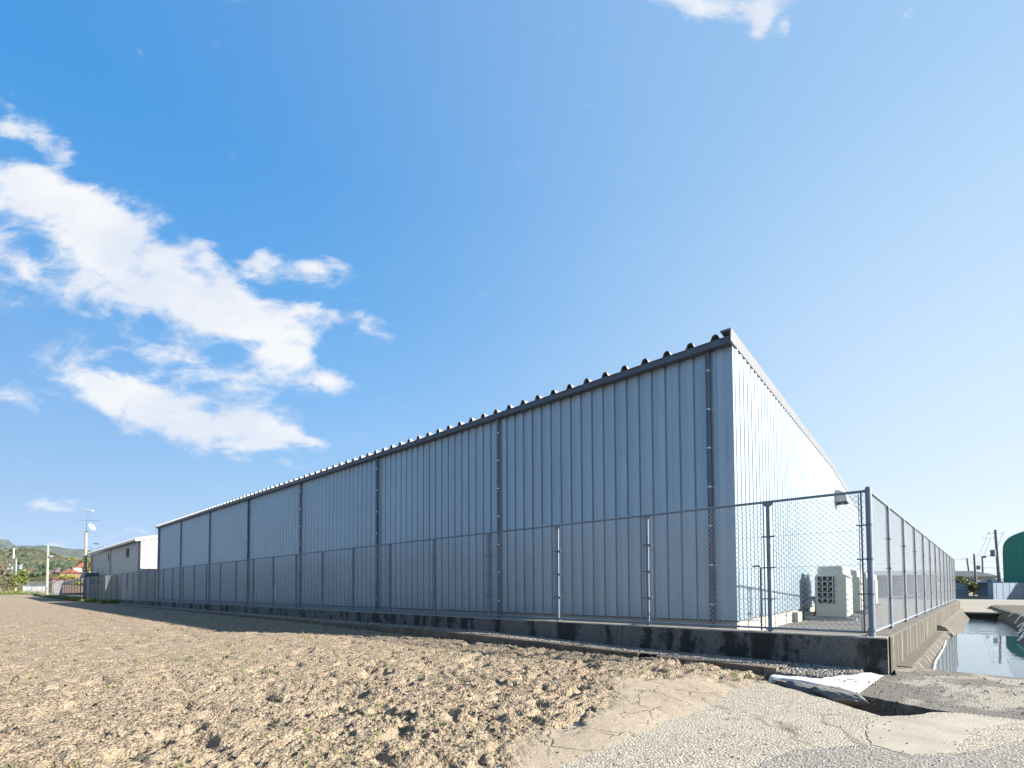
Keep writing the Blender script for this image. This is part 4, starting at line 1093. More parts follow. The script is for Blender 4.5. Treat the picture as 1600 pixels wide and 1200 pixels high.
mk = MB().path([(-.12,-.02,.103),(-.08,-.05,.100),(-.04,-.02,.104),(.0,-.05,.100),(.05,-.03,.100),(.10,-.06,.094)],.003,4)
me = mesh_from('red_mark', mk.v, mk.f, 'redpaint'); o = bpy.data.objects.new('red_mark', me); COL.objects.link(o); o.parent = r2
for i, (cx, cy, s_) in enumerate(((1.95,-3.55,.09),(2.25,-3.62,.11),(1.42,-3.12,.07))):
    big_rock((cx,cy,-1.42),(s_,s_*.7,s_*.5), 20+i, ['small stone low in the ditch under the large rock','stone at the lip of the dark ditch opening','small stone by the broken edging stub'][i])

# ================================================================== NEIGHBOURING WAREHOUSE (cream)
cw = thing('warehouse', 'smaller cream-coloured steel warehouse beyond the far end of the big one', 'warehouse', (-60,8,-1.04))
cx0, cx1, cy1, cze = -71.9, -48.3, 18.0, 4.33
def crz(y): return cze+.235*min(y, 18-y)
build(MB().box(cx0,.02,-1.04,cx1-.02,cy1,.18), 'lower_wall', 'found', cw)
v = [(cx0,a,b) for a,b in ((.04,.16),(cy1,.16),(cy1,cze),(9,crz(9)),(.04,cze))]+[(cx1-.04,a,b) for a,b in ((.04,.16),(cy1,.16),(cy1,cze),(9,crz(9)),(.04,cze))]
build(MB().add(v,[(0,1,2,3,4),(9,8,7,6,5)]+[(i,5+i,5+(i+1)%5,(i+1)%5) for i in range(5)]), 'wall_core', 'creamclad', cw)
x = 0.0
while x < 23.5:
    build(MB().box(cx1-x-.585,-.01,.17,cx1-x-.005,.038,cze), 'wall_panel', 'creamclad', cw); x += .59
y = .02
while y < 17.9:
    build(MB().add([(cx1-.045,y+.004,.17),(cx1-.045,y+.586,.17),(cx1,y+.586,.17),(cx1,y+.004,.17),(cx1-.045,y+.004,crz(y)),(cx1-.045,y+.586,crz(y+.58)),(cx1,y+.586,crz(y+.58)),(cx1,y+.004,crz(y))],[(3,2,1,0),(4,5,6,7),(0,1,5,4),(1,2,6,5),(2,3,7,6),(3,0,4,7)]), 'gable_panel', 'creamclad', cw); y += .59
rp = [(0,0),(.10,0),(.15,.11),(.25,.11),(.30,0),(.401,0)]
v = []
for u, d in rp: v += [(-u,-.40,crz(-.35)+.20+d),(-u,9,crz(9)+.20+d)]
cs = build(MB().add([(cx1+.15+a,b,c) for a,b,c in v],[(2*i,2*i+1,2*i+3,2*i+2) for i in range(5)]), 'roof_sheet', 'roof', cw, org=(cx1,0,0), fix=False)
for k in range(1, 60): inst(cs, (-.4*k,0,0), cw)
build(MB().add([(cx0-.1,9,crz(9)+.15),(cx1+.2,9,crz(9)+.15),(cx1+.2,18.3,cze+.1),(cx0-.1,18.3,cze+.1)],[(0,1,2,3)]), 'roof_back', 'roof', cw)
build(MB().box(cx0-.2,-.42,cze-.05,cx1+.12,-.30,cze+.06), 'gutter', 'white', cw)
v = []
for yy in (-.42,9): v += [(cx1+.16,yy,crz(yy)+.02),(cx1+.16,yy,crz(yy)+.30),(cx1+.05,yy,crz(yy)+.31),(cx1+.05,yy,crz(yy)+.02)]
build(MB().add(v,[(0,1,5,4),(1,2,6,5),(2,3,7,6),(3,0,4,7),(0,3,2,1),(4,5,6,7)]), 'verge_flashing', 'white', cw)
for X_ in (-48.75,-61.0,-71.75):
    q = build(MB().tube((X_,-.1,-1.0),(X_,-.1,cze),.06,n=10), 'downpipe', 'alu', cw)
    for z in (0,1,2,3): build(MB().tube((X_,-.1,z-.02),(X_,-.1,z+.02),.07,n=10), 'pipe_clip', 'steel', q)
def window(parent, x0, x1, z0, z1, y):
    f0, f1 = y-.030, y-.011
    w = build(MB().box(x0-.06,f0,z0-.06,x1+.06,f1,z0).box(x0-.06,f0,z1,x1+.06,f1,z1+.06).box(x0-.06,f0,z0,x0,f1,z1).box(x1,f0,z0,x1+.06,f1,z1).box(x0+(x1-x0)*.38-.03,f0,z0,x0+(x1-x0)*.38+.03,f1,z1), 'window', 'alu', parent)
    m_ = x0+(x1-x0)*.38
    build(MB().box(x0,y-.020,z0,m_-.03,y-.012,z1), 'pane', 'cab', w); build(MB().box(m_+.03,y-.026,z0,x1,y-.012,z1), 'pane', 'dark', w)  # dark one: unlit inside of the open sash put in as a black sheet
    build(MB().box(x0-.12,y-.06,z0-.10,x1+.12,y-.012,z0-.065), 'sill', 'alu', w)
window(cw, -54.55,-52.65,3.15,3.95,0); window(cw, -63.0,-61.45,3.15,3.93,0); window(cw, -54.4,-52.7,.28,1.5,0)
build(MB().box(-68.6,-.10,1.6,-68.0,-.012,2.6), 'vent_box', 'alu', cw)
# low return wall, sunlight put in as pale colour; cabinets and canopy beside
t = thing('screen_wall', 'low pale wall panel standing between the cabinets and cream warehouse', 'wall', (-57.3,-.75,-1.0))
build(MB().box(-57.4,-1.35,-1.0,-57.3,-.02,1.50), 'panel', 'found', t)
cb = thing('electrical_cabinet', 'pale steel double-door cabinet with two dark louvres behind the far fence', 'cabinet', (-62.3,-1.1,-1.0))
build(MB().box(-63.0,-1.58,-.75,-62.0,-.50,1.30), 'body', 'cab', cb)
build(MB().box(-63.0,-1.6,-1.0,-61.96,-.48,-.75), 'plinth', 'found', cb)
build(MB().box(-63.06,-1.64,1.302,-61.92,-.44,1.38), 'top_cover', 'cab', cb)
for a, b in ((-1.56,-1.05),(-1.03,-.52)):
    d = build(MB().box(-62.0,a,-.70,-61.97,b,1.26), 'door', 'cab', cb)
    build(MB().box(-61.969,a+.05,.70,-61.955,b-.05,1.12), 'louvre', 'galvdark', d)
    build(MB().box(-61.968,(a+b)/2+.15,.1,-61.94,(a+b)/2+.19,.3), 'handle', 'galvdark', d)
cn = thing('canopy', 'small dark green canopy roof behind the electrical cabinet', 'canopy', (-65.5,-1.2,-1.0))
build(MB().add([(-67,-1.70,1.50),(-64.2,-1.70,1.50),(-64.2,-.3,1.50),(-67,-.3,1.50),(-67,-1.45,1.92),(-64.2,-1.45,1.92),(-64.2,-.5,1.92),(-67,-.5,1.92)],[(3,2,1,0),(4,5,6,7),(0,1,5,4),(1,2,6,5),(2,3,7,6),(3,0,4,7)]), 'roof', 'canopy', cn)
for x_, y_ in ((-66.9,-1.6),(-64.3,-1.6),(-66.9,-.4),(-64.3,-.4)): build(MB().tube((x_,y_,-1.0),(x_,y_,1.5),.04,n=6), 'leg', 'galvdark', cn)

# ================================================================== POLES
def pole(name, x, y, z0, z1, r, label, mat='polecon', lean=(0,0)):
    t = thing(name, label, 'pole', (x,y,z0), 'utility poles')
    build(MB().tube((x,y,z0-.3),(x+lean[0],y+lean[1],z1), r, r*.7, 10), 'shaft', mat, t, smooth_=False)
    return t
def arms(t, x, y, z, w, ang, mat='galvdark', ins=3):
    dx, dy = math.cos(ang)*w/2, math.sin(ang)*w/2
    a = build(MB().tube((x-dx,y-dy,z),(x+dx,y+dy,z),.045,n=6), 'crossarm', mat, t)
    for i in range(ins):
        f_ = -0.92+1.84*i/(max(1,ins-1)); build(MB().tube((x+dx*f_,y+dy*f_,z),(x+dx*f_,y+dy*f_,z+.22),.06,.03,6), 'insulator', 'white', a)
angR = yw
p1 = pole('utility_pole', -70.99,-.72,-1.04,7.0,.17,'tall pale concrete pole with dish and aerial left of the cream warehouse')
build(MB().tube((-70.99,-.72,7.0),(-70.9,-.72,8.6),.02,n=5), 'mast', 'galvdark', p1)
build(MB().tube((-70.9,-.72,8.6),(-70.9,-.72,9.5),.015,n=5).box(-71.05,-.95,9.4,-70.8,-.35,9.52).box(-70.95,-.3,9.25,-70.85,-.1,9.6), 'wind_vane', 'galvdark', p1)
a_ = build(MB().tube((-71.6,-1.3,8.3),(-70.2,.4,8.3),.015,n=4), 'aerial', 'galvdark', p1)
for q in np.linspace(0,1,6): build(MB().tube((-71.6+1.4*q-.2,-1.3+1.7*q+.16,8.3),(-71.6+1.4*q+.2,-1.3+1.7*q-.16,8.3),.01,n=4), 'aerial_rod', 'galvdark', a_)
mb = MB(); c = Vector((-70.6,-.35,7.45)); n_ = Vector((.6,.6,.45)).normalized(); u_ = n_.cross(Vector((0,0,1))).normalized(); w_ = n_.cross(u_)
rings = [c+n_*(.12*(rr/.42)**2)+u_*rr*math.cos(q)+w_*rr*math.sin(q) for rr in (.001,.21,.42) for q in np.linspace(0,2*math.pi,16,endpoint=False)]
mb.add(rings,[(a*16+i,a*16+(i+1)%16,(a+1)*16+(i+1)%16,(a+1)*16+i) for a in range(2) for i in range(16)])
o = build(mb, 'dish', 'white', p1); o.modifiers.new('thick','SOLIDIFY').thickness = .02
build(MB().path([(-70.9,-.6,5.2),(-70.4,.1,4.9),(-70.0,.7,5.25)],.02,4), 'lamp_bracket', 'galvdark', p1)
build(MB().box(-70.7,-.1,5.5,-70.35,.35,5.62), 'lamp_head', 'cable', p1)
p2 = pole('utility_pole', -86.56,-2.6,-.9,6.15,.17,'bare concrete pole standing at the far corner of the fence')
build(MB().box(-86.5,-2.5,4.6,-86.2,-2.1,4.8), 'bracket', 'galv', p2)
p3 = pole('utility_pole', -128.0,-3.45,-1.5,6.3,.17,'distant pole with white fittings behind the old tree')
build(MB().box(-128.2,-3.9,6.2,-127.8,-3.7,8.2), 'pole_head', 'white', p3)
arms(p3,-128,-3.45,5.0,1.8,math.pi/2,'galv'); build(MB().tube((-127.8,-2.9,4.2),(-127.8,-2.9,5.0),.28,n=10),'transformer','galv',p3); build(MB().tube((-127.8,-4.0,4.0),(-127.8,-4.0,4.7),.2,n=10),'transformer','galv',p3)
pA = pole('utility_pole', 10.74,73.2,-1.58,7.0,.18,'nearest dark utility pole with transformer in front of the green shed','poledark',(-.25,-.2))
arms(pA,10.55,73.05,6.55,1.9,angR); 
build(MB().tube((10.5,73.0,6.0),(9.2,71.9,6.0),.04,n=6),'crossarm','galvdark',pA)
build(MB().tube((10.2,72.75,3.75),(10.2,72.75,4.5),.26,n=12),'transformer','galv',pA)
build(MB().tube((10.6,73.0,3.7),(9.0,71.6,3.75),.04,n=6),'crossarm','galvdark',pA)
build(MB().box(9.2,71.7,3.5,9.5,71.95,3.75),'switch_box','galvdark',pA)
pB = pole('utility_pole', 12.74,130.2,-1.9,7.0,.24,'straight bare-topped pole left of the transformer pole','poledark',(-.2,0))
arms(pB,13.6,130.9,6.6,3.2,angR); arms(pB,12.6,130.2,5.0,1.6,angR)
pC = pole('utility_pole', 14.3,164.2,-2.0,7.6,.24,'leaning pole, leftmost of the group above the plastic greenhouse','poledark',(-.8,-.5))
arms(pC,13.5,163.6,7.3,2.2,angR,ins=2)
pD = pole('utility_pole', 18.3,187.6,-1.9,9.0,.28,'pole crowded with crossarms and a transformer in the middle distance','poledark')
for i, z in enumerate((8.6,7.4,5.6,4.0,3.2,1.7)): arms(pD,18.3+(.9 if i%2 else -.9),187.6+(.8 if i%2 else -.8),z,2.6,angR,ins=2)
build(MB().tube((17.4,186.9,5.0),(17.4,186.9,6.2),.5,n=10),'transformer','galv',pD)
pE = pole('utility_pole', 28.5,262.0,-1.6,6.3,.26,'small faraway pole beside the green shed','poledark'); arms(pE,28.5,262,6.2,2,angR)
def wire(a, b, sag, label, r=.02):
    a = Vector(a); b = Vector(b); pts = [a.lerp(b,i/14)-Vector((0,0,sag*4*(i/14)*(1-i/14))) for i in range(15)]
    tag(build(MB().path(pts,r,4),'overhead_wire','cable'), label, 'wire')
wire((9.8,72.4,6.6),(12.3,130.0,6.7),1.2,'upper overhead wire between the transformer pole and the straight pole',.015)
wire((11.2,73.6,6.6),(14.4,131.5,6.7),1.3,'second upper wire running back from the transformer pole',.015)
wire((10.0,72.5,6.0),(12.5,130.1,5.1),1.3,'lower wire between the transformer pole and the straight pole',.015)
wire((12.6,130.2,6.6),(13.5,163.6,7.3),1.0,'wire from the straight pole to the leaning pole',.02)
wire((13.5,163.6,7.3),(-30,150,7.5),1.0,'wire leaving the leaning pole to the left behind the fence',.025)
wire((18.3,187.6,5.6),(60,200,6.0),1.0,'wire running right from the crowded pole behind the green shed',.03)
wire((18.3,187.6,4.0),(60,202,4.2),1.0,'lower wire running right from the crowded pole',.03)
wire((18.3,187.6,4.0),(-30,170,4.6),1.0,'low wire running left from the crowded pole',.03)
wire((-70.99,-.72,4.0),(-128,-3.45,-0.5+4.2),3.0,'sagging black cable dropping left from the pale dish pole',.045)

# ================================================================== RIGHT BACKGROUND
_a = math.atan2(775,734.36); gF = F*math.cos(_a)+R*math.sin(_a); gR = R*math.cos(_a)-F*math.sin(_a)
gs = thing('green_shed', 'big dark green round-shouldered metal shed at the right edge', 'shed', (17,85,-1.7))
u_ = Vector((math.cos(yw),math.sin(yw),0)); w_ = Vector((-math.sin(yw),math.cos(yw),0)); o_ = Vector((11.65,79.15,0))
prof = []; Wd = 15.5; He = 5.4; Ht = 7.55
n = 22
for i in range(n+1):
    t_ = i/n; a = math.pi*(1-t_); c_, s_ = math.cos(a), math.sin(a)
    e = 2/3.2
    xx = Wd/2+Wd/2*math.copysign(abs(c_)**e, c_); zz2 = 4.3+(Ht-4.3)*abs(s_)**e
    prof.append((xx, zz2))
pr = [(0,-1.7)]+prof+[(Wd,-1.7)]
v = []
for dd in (0, 16):
    for a, b in pr: q = o_+gR*a+gF*dd; v.append((q.x,q.y,b))
k_ = len(pr)
build(MB().add(v,[tuple(range(k_)),tuple(range(2*k_-1,k_-1,-1))]+[(i,k_+i,k_+i+1,i+1) for i in range(k_-1)]), 'shell', 'green', gs)
# ribs on the end wall, standing proud
for i in range(31):
    a = .25+i*.5; zt = np.interp(a,[q[0] for q in prof],[q[1] for q in prof])-.08
    q0 = o_+gR*(a-.03)-gF*.035; q1 = o_+gR*(a+.03)-gF*.035; r0 = o_+gR*(a-.05)-gF*.002; r1 = o_+gR*(a+.05)-gF*.002
    build(MB().add([(*q0.xy,-1.6),(*q1.xy,-1.6),(*q1.xy,zt),(*q0.xy,zt),(*r0.xy,-1.6),(*r1.xy,-1.6),(*r1.xy,zt),(*r0.xy,zt)],[(0,1,2,3),(4,0,3,7),(1,5,6,2),(3,2,6,7)]), 'sheet_rib', 'green', gs)
bw = thing('sheet_metal_fence', 'blue-grey sheet metal fence standing in front of the green shed', 'fence', (12,72,-1.6))
A0 = Vector((9.77,69.07,0)); ur = Vector((5.37,6.57,0)).normalized()
for i in range(22):
    a = A0+ur*(.48*i); b = A0+ur*(.48*i+.465); off = Vector((ur.y,-ur.x,0))*(.02 if i % 2 else .0)
    a += off; b += off; th = Vector((-ur.y,ur.x,0))*.03
    build(MB().add([(*a.xy,-1.6),(*b.xy,-1.6),(*(b+th).xy,-1.6),(*(a+th).xy,-1.6),(*a.xy,.40),(*b.xy,.40),(*(b+th).xy,.40),(*(a+th).xy,.40)],[(3,2,1,0),(4,5,6,7),(0,1,5,4),(1,2,6,5),(2,3,7,6),(3,0,4,7)]), 'fence_sheet', 'bluewall', bw)
A1 = Vector((9.45,70.75,0)); d_ = (A0-A1)
for i in range(3):
    a = A1+d_*(i/3); b = A1+d_*((i+.97)/3)
    build(MB().add([(*a.xy,-1.6),(*b.xy,-1.6),(b.x+.03,b.y+.02,-1.6),(a.x+.03,a.y+.02,-1.6),(*a.xy,.38),(*b.xy,.38),(b.x+.03,b.y+.02,.38),(a.x+.03,a.y+.02,.38)],[(3,2,1,0),(4,5,6,7),(0,1,5,4),(1,2,6,5),(2,3,7,6),(3,0,4,7)]), 'fence_sheet', 'bluewall', bw)
# pale pipe rail along the track
o = build(MB().box(4.0,47.6,-1.36,20.0,47.85,-1.28), 'track_edge_rail', 'galv'); tag(o, 'long pale blue rail lying along the far side of the track', 'rail')
# grey low shed seen through the canal fence
sh = thing('grey_shed', 'low grey shed with a shallow roof seen through the side fence', 'shed', (2,43,-1.35))
build(MB().box(-5,40,-1.4,3.95,46,.95), 'wall', 'bluewall', sh)
build(MB().add([(-5.3,39.7,.952),(4.2,39.7,.952),(4.2,46.3,.952),(-5.3,46.3,.952),(-5.3,43,1.40),(4.2,43,1.40)],[(3,2,1,0),(0,1,5,4),(2,3,4,5),(1,2,5),(3,0,4)]), 'roof', 'verge', sh)
# plastic greenhouse tunnel
gh = thing('greenhouse', 'white plastic tunnel greenhouse just past the end of the side fence', 'greenhouse', (7.6,84,-1.6))
c0_ = Vector((7.55,83.6,0)); prof = [(1.35*math.cos(a),1.15*math.sin(a)**.8 if math.sin(a) > 0 else 0) for a in np.linspace(0,math.pi,13)]
prof = [(1.42,-1.6)]+[(x,-.55+z) for x,z in prof]+[(-1.42,-1.6)]
v = []
for dd in (0,9):
    for a,b in prof: q = c0_+u_*a+w_*dd; v.append((q.x,q.y,b))
k_ = len(prof)
build(MB().add(v,[tuple(range(k_)),tuple(range(2*k_-1,k_-1,-1))]+[(i,k_+i,k_+i+1,i+1) for i in range(k_-1)]),'cover','vinyl',gh)
for dd in (-.03,3,6,9.03):
    pts = [((c0_+u_*a*1.01+w_*dd).x,(c0_+u_*a*1.01+w_*dd).y,b+.01) for a,b in prof]; build(MB().path(pts,.025,5),'hoop','galv',gh)
for z in (-.55,-1.1): a = c0_-u_*1.38-w_*.03; b = c0_+u_*1.38-w_*.03; build(MB().tube((*a.xy,z),(*b.xy,z),.03,n=5),'end_rail','galvdark',gh)
# ---- foliage
def leaves(name, blobs, n, size, mat, parent, seed=1):
    """leaf-sized quads through the volume of the given ellipsoids"""
    rr = np.random.default_rng(seed); w = np.array([b[3]*b[4]*b[5] for b in blobs]); w = w/w.sum()
    idx = rr.choice(len(blobs), n, p=w); B = np.array(blobs)[idx]
    d = rr.normal(size=(n,3)); d /= np.linalg.norm(d,axis=1)[:,None]
    rad = rr.uniform(.45,1.0,n)**.5
    nz = 0.75+.5*vnoise(d[:,0]*3+B[:,0]*5, d[:,2]*3+d[:,1]*2+B[:,2], seed)
    c = B[:,:3]+d*rad[:,None]*B[:,3:6]*nz[:,None]
    a = rr.normal(size=(n,3)); a /= np.linalg.norm(a,axis=1)[:,None]; b = np.cross(a, rr.normal(size=(n,3))); b /= np.linalg.norm(b,axis=1)[:,None]
    s = size*rr.uniform(.5,1.4,n)[:,None]
    v = np.stack([c-a*s,c+b*s*.6,c+a*s,c-b*s*.6],1).reshape(-1,3)-np.array(wl(parent))
    f = np.arange(n*4).reshape(n,4)
    me = bpy.data.meshes.new(name); me.vertices.add(len(v)); me.vertices.foreach_set('co', v.astype(np.float32).ravel())
    me.loops.add(f.size); me.loops.foreach_set('vertex_index', f.ravel().astype(np.int32)); me.polygons.add(len(f)); me.polygons.foreach_set('loop_start', np.arange(0,f.size,4,dtype=np.int32))
    me.update(calc_edges=True); me.materials.append(MT[mat]); o = bpy.data.objects.new(name, me); COL.objects.link(o); o.parent = parent; WL[o.name] = wl(parent).copy(); return o
def rblobs(c, R_, n, s, seed, fl=.75):
    rr = np.random.default_rng(seed); out = []
    for _ in range(n):
        d = rr.normal(size=3); d /= np.linalg.norm(d); k2 = rr.uniform(.2,.8)
        q = s*rr.uniform(.7,1.3); out.append((c[0]+d[0]*R_[0]*k2,c[1]+d[1]*R_[1]*k2,c[2]+d[2]*R_[2]*k2,q,q,q*fl))
    return out
# old tree at the left edge
t = thing('old_tree', 'gnarled half-bare tree with ivy on its trunk at the far left edge', 'tree', (-107,-5.2,-.2))
tr = build(MB().path([(-107,-5.2,-.4),(-107,-5.15,.7),(-107.1,-4.9,1.7)],.32,8).tube((-107.1,-4.9,1.7),(-107,-4.2,2.6),.24,.16,8), 'trunk', 'bark', t)
mb = MB(); rr = random.Random(5)
def limb(p, d, L, r, lv):
    if lv == 0 or r < .015: return
    q = p+d*L; mb.tube(p, q, r, r*.65, 5)
    for _ in range(3 if lv > 2 else 2):
        e = (d+Vector((rr.uniform(-.5,.5),rr.uniform(-.9,.9),rr.uniform(-.25,.55)))).normalized(); limb(q, e, L*rr.uniform(.6,.85), r*.62, lv-1)
limb(Vector((-107.1,-4.9,1.7)), Vector((0,.75,.5)).normalized(), 1.1, .16, 5)
limb(Vector((-107.1,-5.0,1.5)), Vector((0,-.8,.6)).normalized(), 1.3, .17, 5)
limb(Vector((-107.0,-5.1,1.2)), Vector((.1,-.5,.9)).normalized(), 1.5, .15, 5)
build(mb, 'limb', 'bark', t)
leaves('crown', [(-106.8,-4.6,1.5,.5,.75,.9),(-106.9,-3.9,2.3,.5,.75,.8),(-106.9,-3.4,1.6,.5,.5,.9),(-106.8,-4.9,.6,.35,.35,.5),(-106.8,-3.5,3.0,.4,.5,.5)], 1500, .13, 'leaf_mid', t, 3)
tt = thing('old_tree', 'grey leaning bare trunk just left of the ivy-covered tree', 'tree', (-106.5,-6.4,-.2))
mb = MB(); mb.tube((-106.5,-6.0,-.4),(-106.5,-6.9,2.2),.2,.13,8); limb(Vector((-106.5,-6.9,2.2)), Vector((0,-.4,.9)).normalized(), 1.3, .12, 5); limb(Vector((-106.5,-6.7,1.8)), Vector((0,.6,.6)).normalized(), 1.1, .1, 4)
build(mb, 'trunk', 'bark', tt); leaves('crown', [(-106.5,-7.2,3.4,.8,1.0,.7)], 160, .1, 'leaf_mid', tt, 4)
# garden pine in layered pads
t = thing('garden_pine', 'layered yellow-green garden pine behind the pale dish pole', 'tree', (-97.7,2.8,-1))
build(MB().path([(-97.7,2.8,-1.2),(-97.8,2.5,1),(-97.6,3.0,2.6),(-97.7,2.8,4.6)],.16,7), 'trunk', 'bark', t)
pads = [(-97.7,2.9,4.9,.9,1.15,.3),(-97.7,3.4,3.5,.8,.8,.28),(-97.7,1.2,5.0,.5,.6,.2),(-97.7,3.9,2.3,.9,.9,.3),(-97.7,.6,2.2,.9,1.3,.3),(-97.7,2.6,1.2,1.1,1.6,.4),(-97.7,3.3,4.2,.5,.5,.2)]
leaves('crown', pads, 2600, .10, 'leaf_lime', t, 6)
leaves('inner_crown', [(-97.9,3.0,3.0,.7,.9,1.8)], 700, .12, 'leaf_dark', t, 7)
# shrub by the greenhouse
for i, (c, R_, lab_, mat_) in enumerate((((8.0,98,.5),(2.6,2.4,1.5),'broad green and yellow tree behind the plastic greenhouse','leaf_mid'),((10.3,101,-.2),(1.1,1.1,1.1),'small yellowing tree right of the broad green tree','leaf_lime'),((18.6,168,.0),(2.6,2.2,1.4),'dark bush at the foot of the crowded pole','leaf_dark'))):
    t = thing('leafy_tree', lab_, 'tree', (c[0],c[1],-1.6))
    build(MB().tube((c[0],c[1],-1.8),(c[0],c[1],c[2]),.15,.08,6).tube((c[0],c[1],c[2]-.6),(c[0]+.9,c[1],c[2]+.6),.08,.04,5), 'trunk', 'bark', t)
    leaves('crown', rblobs(c,R_,14,min(R_)*.5,i+30), 2600, .16, mat_, t, 40+i)
# houses on the right
def house(x, y, wx, wy, z0, ze, zr, ang, label, roof, wall='plaster', win=2):
    t = thing('house', label, 'house', (x,y,z0)); ca, sa = math.cos(ang), math.sin(ang)
    Tr = lambda a, b, c: (x+a*ca-b*sa, y+a*sa+b*ca, c)
    hx, hy = wx/2, wy/2
    def bx(a0,b0,c0,a1,b1,c1): 
        return MB().add([Tr(*q) for q in ((a0,b0,c0),(a1,b0,c0),(a1,b1,c0),(a0,b1,c0),(a0,b0,c1),(a1,b0,c1),(a1,b1,c1),(a0,b1,c1))],[(3,2,1,0),(4,5,6,7),(0,1,5,4),(1,2,6,5),(2,3,7,6),(3,0,4,7)])
    build(bx(-hx,-hy,z0,hx,hy,ze), 'wall', wall, t)
    e = .5
    build(MB().add([Tr(*q) for q in ((-hx-e,-hy-e,ze-.1),(hx+e,-hy-e,ze-.1),(hx+e,hy+e,ze-.1),(-hx-e,hy+e,ze-.1),(-hx*.7,0,zr),(hx*.7,0,zr))],[(3,2,1,0),(0,1,5,4),(2,3,4,5),(1,2,5),(3,0,4)]), 'roof', roof, t)
    for i in range(win):
        a = -hx+wx*(i+.5)/win; w = build(bx(a-.7,-hy-.06,ze-1.6,a+.7,-hy-.002,ze-.5), 'window', 'alu', t); build(bx(a-.6,-hy-.08,ze-1.5,a+.6,-hy-.062,ze-.6), 'pane', 'glass', w)
    return t
house(10.6,141,11,7,-1.6,2.3,3.6,yw,'house with a long dark blue roof above the broad green tree','tile_blue','plaster',3)
house(16.2,160,7,6,-1.6,1.0,2.2,yw,'low dark-roofed house between the poles','tile_blue','brown',2)
house(13.6,98.5,4.5,4,-1.6,.7,1.25,yw,'small pale blue shed roof rising behind the sheet metal fence','verge','bluewall',1)
house(22.0,215,9,7,-1.6,.6,2.4,yw,'faint grey house far behind the sheet metal fence','verge','plaster',2)
t = thing('brown_fence', 'low brown board fence across the lane beyond the track', 'fence', (12.6,117,-1.6))
for i in range(14):
    q = Vector((12.66,116.95,0))+u_*(-1.6+.35*i); build(MB().box(q.x-.14,q.y-.02,-1.6,q.x+.14,q.y+.02,-.45+random.uniform(-.05,.05)),'board','brown',t)
o = build(MB().add([(10.9,108.8,.22),(12.3,110.0,.05),(12.2,111,-.0),(10.8,109.9,.2),(11.3,109.1,.28),(10.7,108.9,-.15),(12.5,110.1,-.15),(12.2,111.2,-.15),(10.7,110,-.15)],[(0,1,4),(1,2,4),(2,3,4),(3,0,4),(0,5,6,1),(1,6,7,2),(2,7,8,3),(3,8,5,0)]),'orange_tarp','orange'); tag(o,'bright orange tarpaulin heap in the lane between the poles','tarpaulin')
t = thing('roadside_sign','small pale square sign on a post above the sheet metal fence','sign',(10.24,78,-1.7))
build(MB().tube((10.24,78.03,-1.7),(10.24,78.03,.2),.03,n=6),'sign_post','galv',t); q0=Vector((10.24,78.0,0)); a=q0-u_*.28; b=q0+u_*.28; build(MB().add([(*a.xy,.2),(*b.xy,.2),(*b.xy,.85),(*a.xy,.85),(a.x,a.y+.03,.2),(b.x,b.y+.03,.2),(b.x,b.y+.03,.85),(a.x,a.y+.03,.85)],[(0,1,2,3),(7,6,5,4),(0,4,5,1),(3,2,6,7)]),'sign_board','galv',t)
t = build(MB().tube((8.25,82.0,-1.6),(8.25,82.0,1.1),.05,n=6),'marker_post','galv'); tag(t,'thin grey post standing before the plastic greenhouse','post')
# ================================================================== LEFT BACKGROUND
t = thing('garden_wall', 'low white wall with a brownish base behind the end fence', 'wall', (-107,-2.4,-.7))
d = Vector((-2.0,-2.52,0))
for i in range(6):
    a = Vector((-103.93,-1.24,0))+d*(i/6); b = Vector((-103.93,-1.24,0))+d*((i+.98)/6)
    for z0,z1,mt_,nm in ((-.72,.15,'plaster','lower_panel'),(.15,.72,'white','upper_panel'),(.72,.98,'galv','coping')):
        build(MB().add([(*a.xy,z0),(*b.xy,z0),(b.x-.15,b.y,z0),(a.x-.15,a.y,z0),(*a.xy,z1),(*b.xy,z1),(b.x-.15,b.y,z1),(a.x-.15,a.y,z1)],[(3,2,1,0),(4,5,6,7),(0,1,5,4),(1,2,6,5),(2,3,7,6),(3,0,4,7)]), nm, mt_, t)
house(-294,26,9,7,5.0,11.0,13.0,0,'red-roofed house on the slope left of the cream warehouse','tile_red','plaster',2)
house(-270,19.5,8,7,2.0,7.6,9.2,0,'long salmon-roofed house lower on the slope','tile_red','brown',2)
house(-204,9.6,6,3.2,-1.6,3.9,4.7,0,'orange-roofed house just above the far fence','tile_red','brown',2)
house(-190,12.5,6,7,-1.6,2.2,3.4,0,'brown house half hidden behind the far fence','tile_blue','brown',2)
def polar(px, D):
    a = (px-800)/734.36; q = Vector((EYE.x,EYE.y,0))+(Vector((F.x,F.y,0))+Vector((R.x,R.y,0))*a)*D; return q.x, q.y
def hill(name, D0, D1, crest, mat, seed, rough):
    pxs_ = np.arange(-420, 330, 4.0); Ds = np.linspace(D0, D1, 40)
    PX, DD = np.meshgrid(pxs_, Ds)
    X = EYE.x+(F.x+R.x*(PX-800)/734.36)*DD; Y = EYE.y+(F.y+R.y*(PX-800)/734.36)*DD
    u = (DD-D0)/(D1-D0); hz = np.interp(PX, [c[0] for c in crest], [c[1] for c in crest])   # px above the horizon
    top = hz*D1/734.36
    Z = -1.7+top*(np.sin(u*math.pi/2)**1.3)+rough*(fbm(X*.012,Y*.012,4,seed)-.5)*u*2.0
    o = grid_obj(name, X, Y, Z, mat); tag(o, kind='structure')
    return X, Y, Z, o
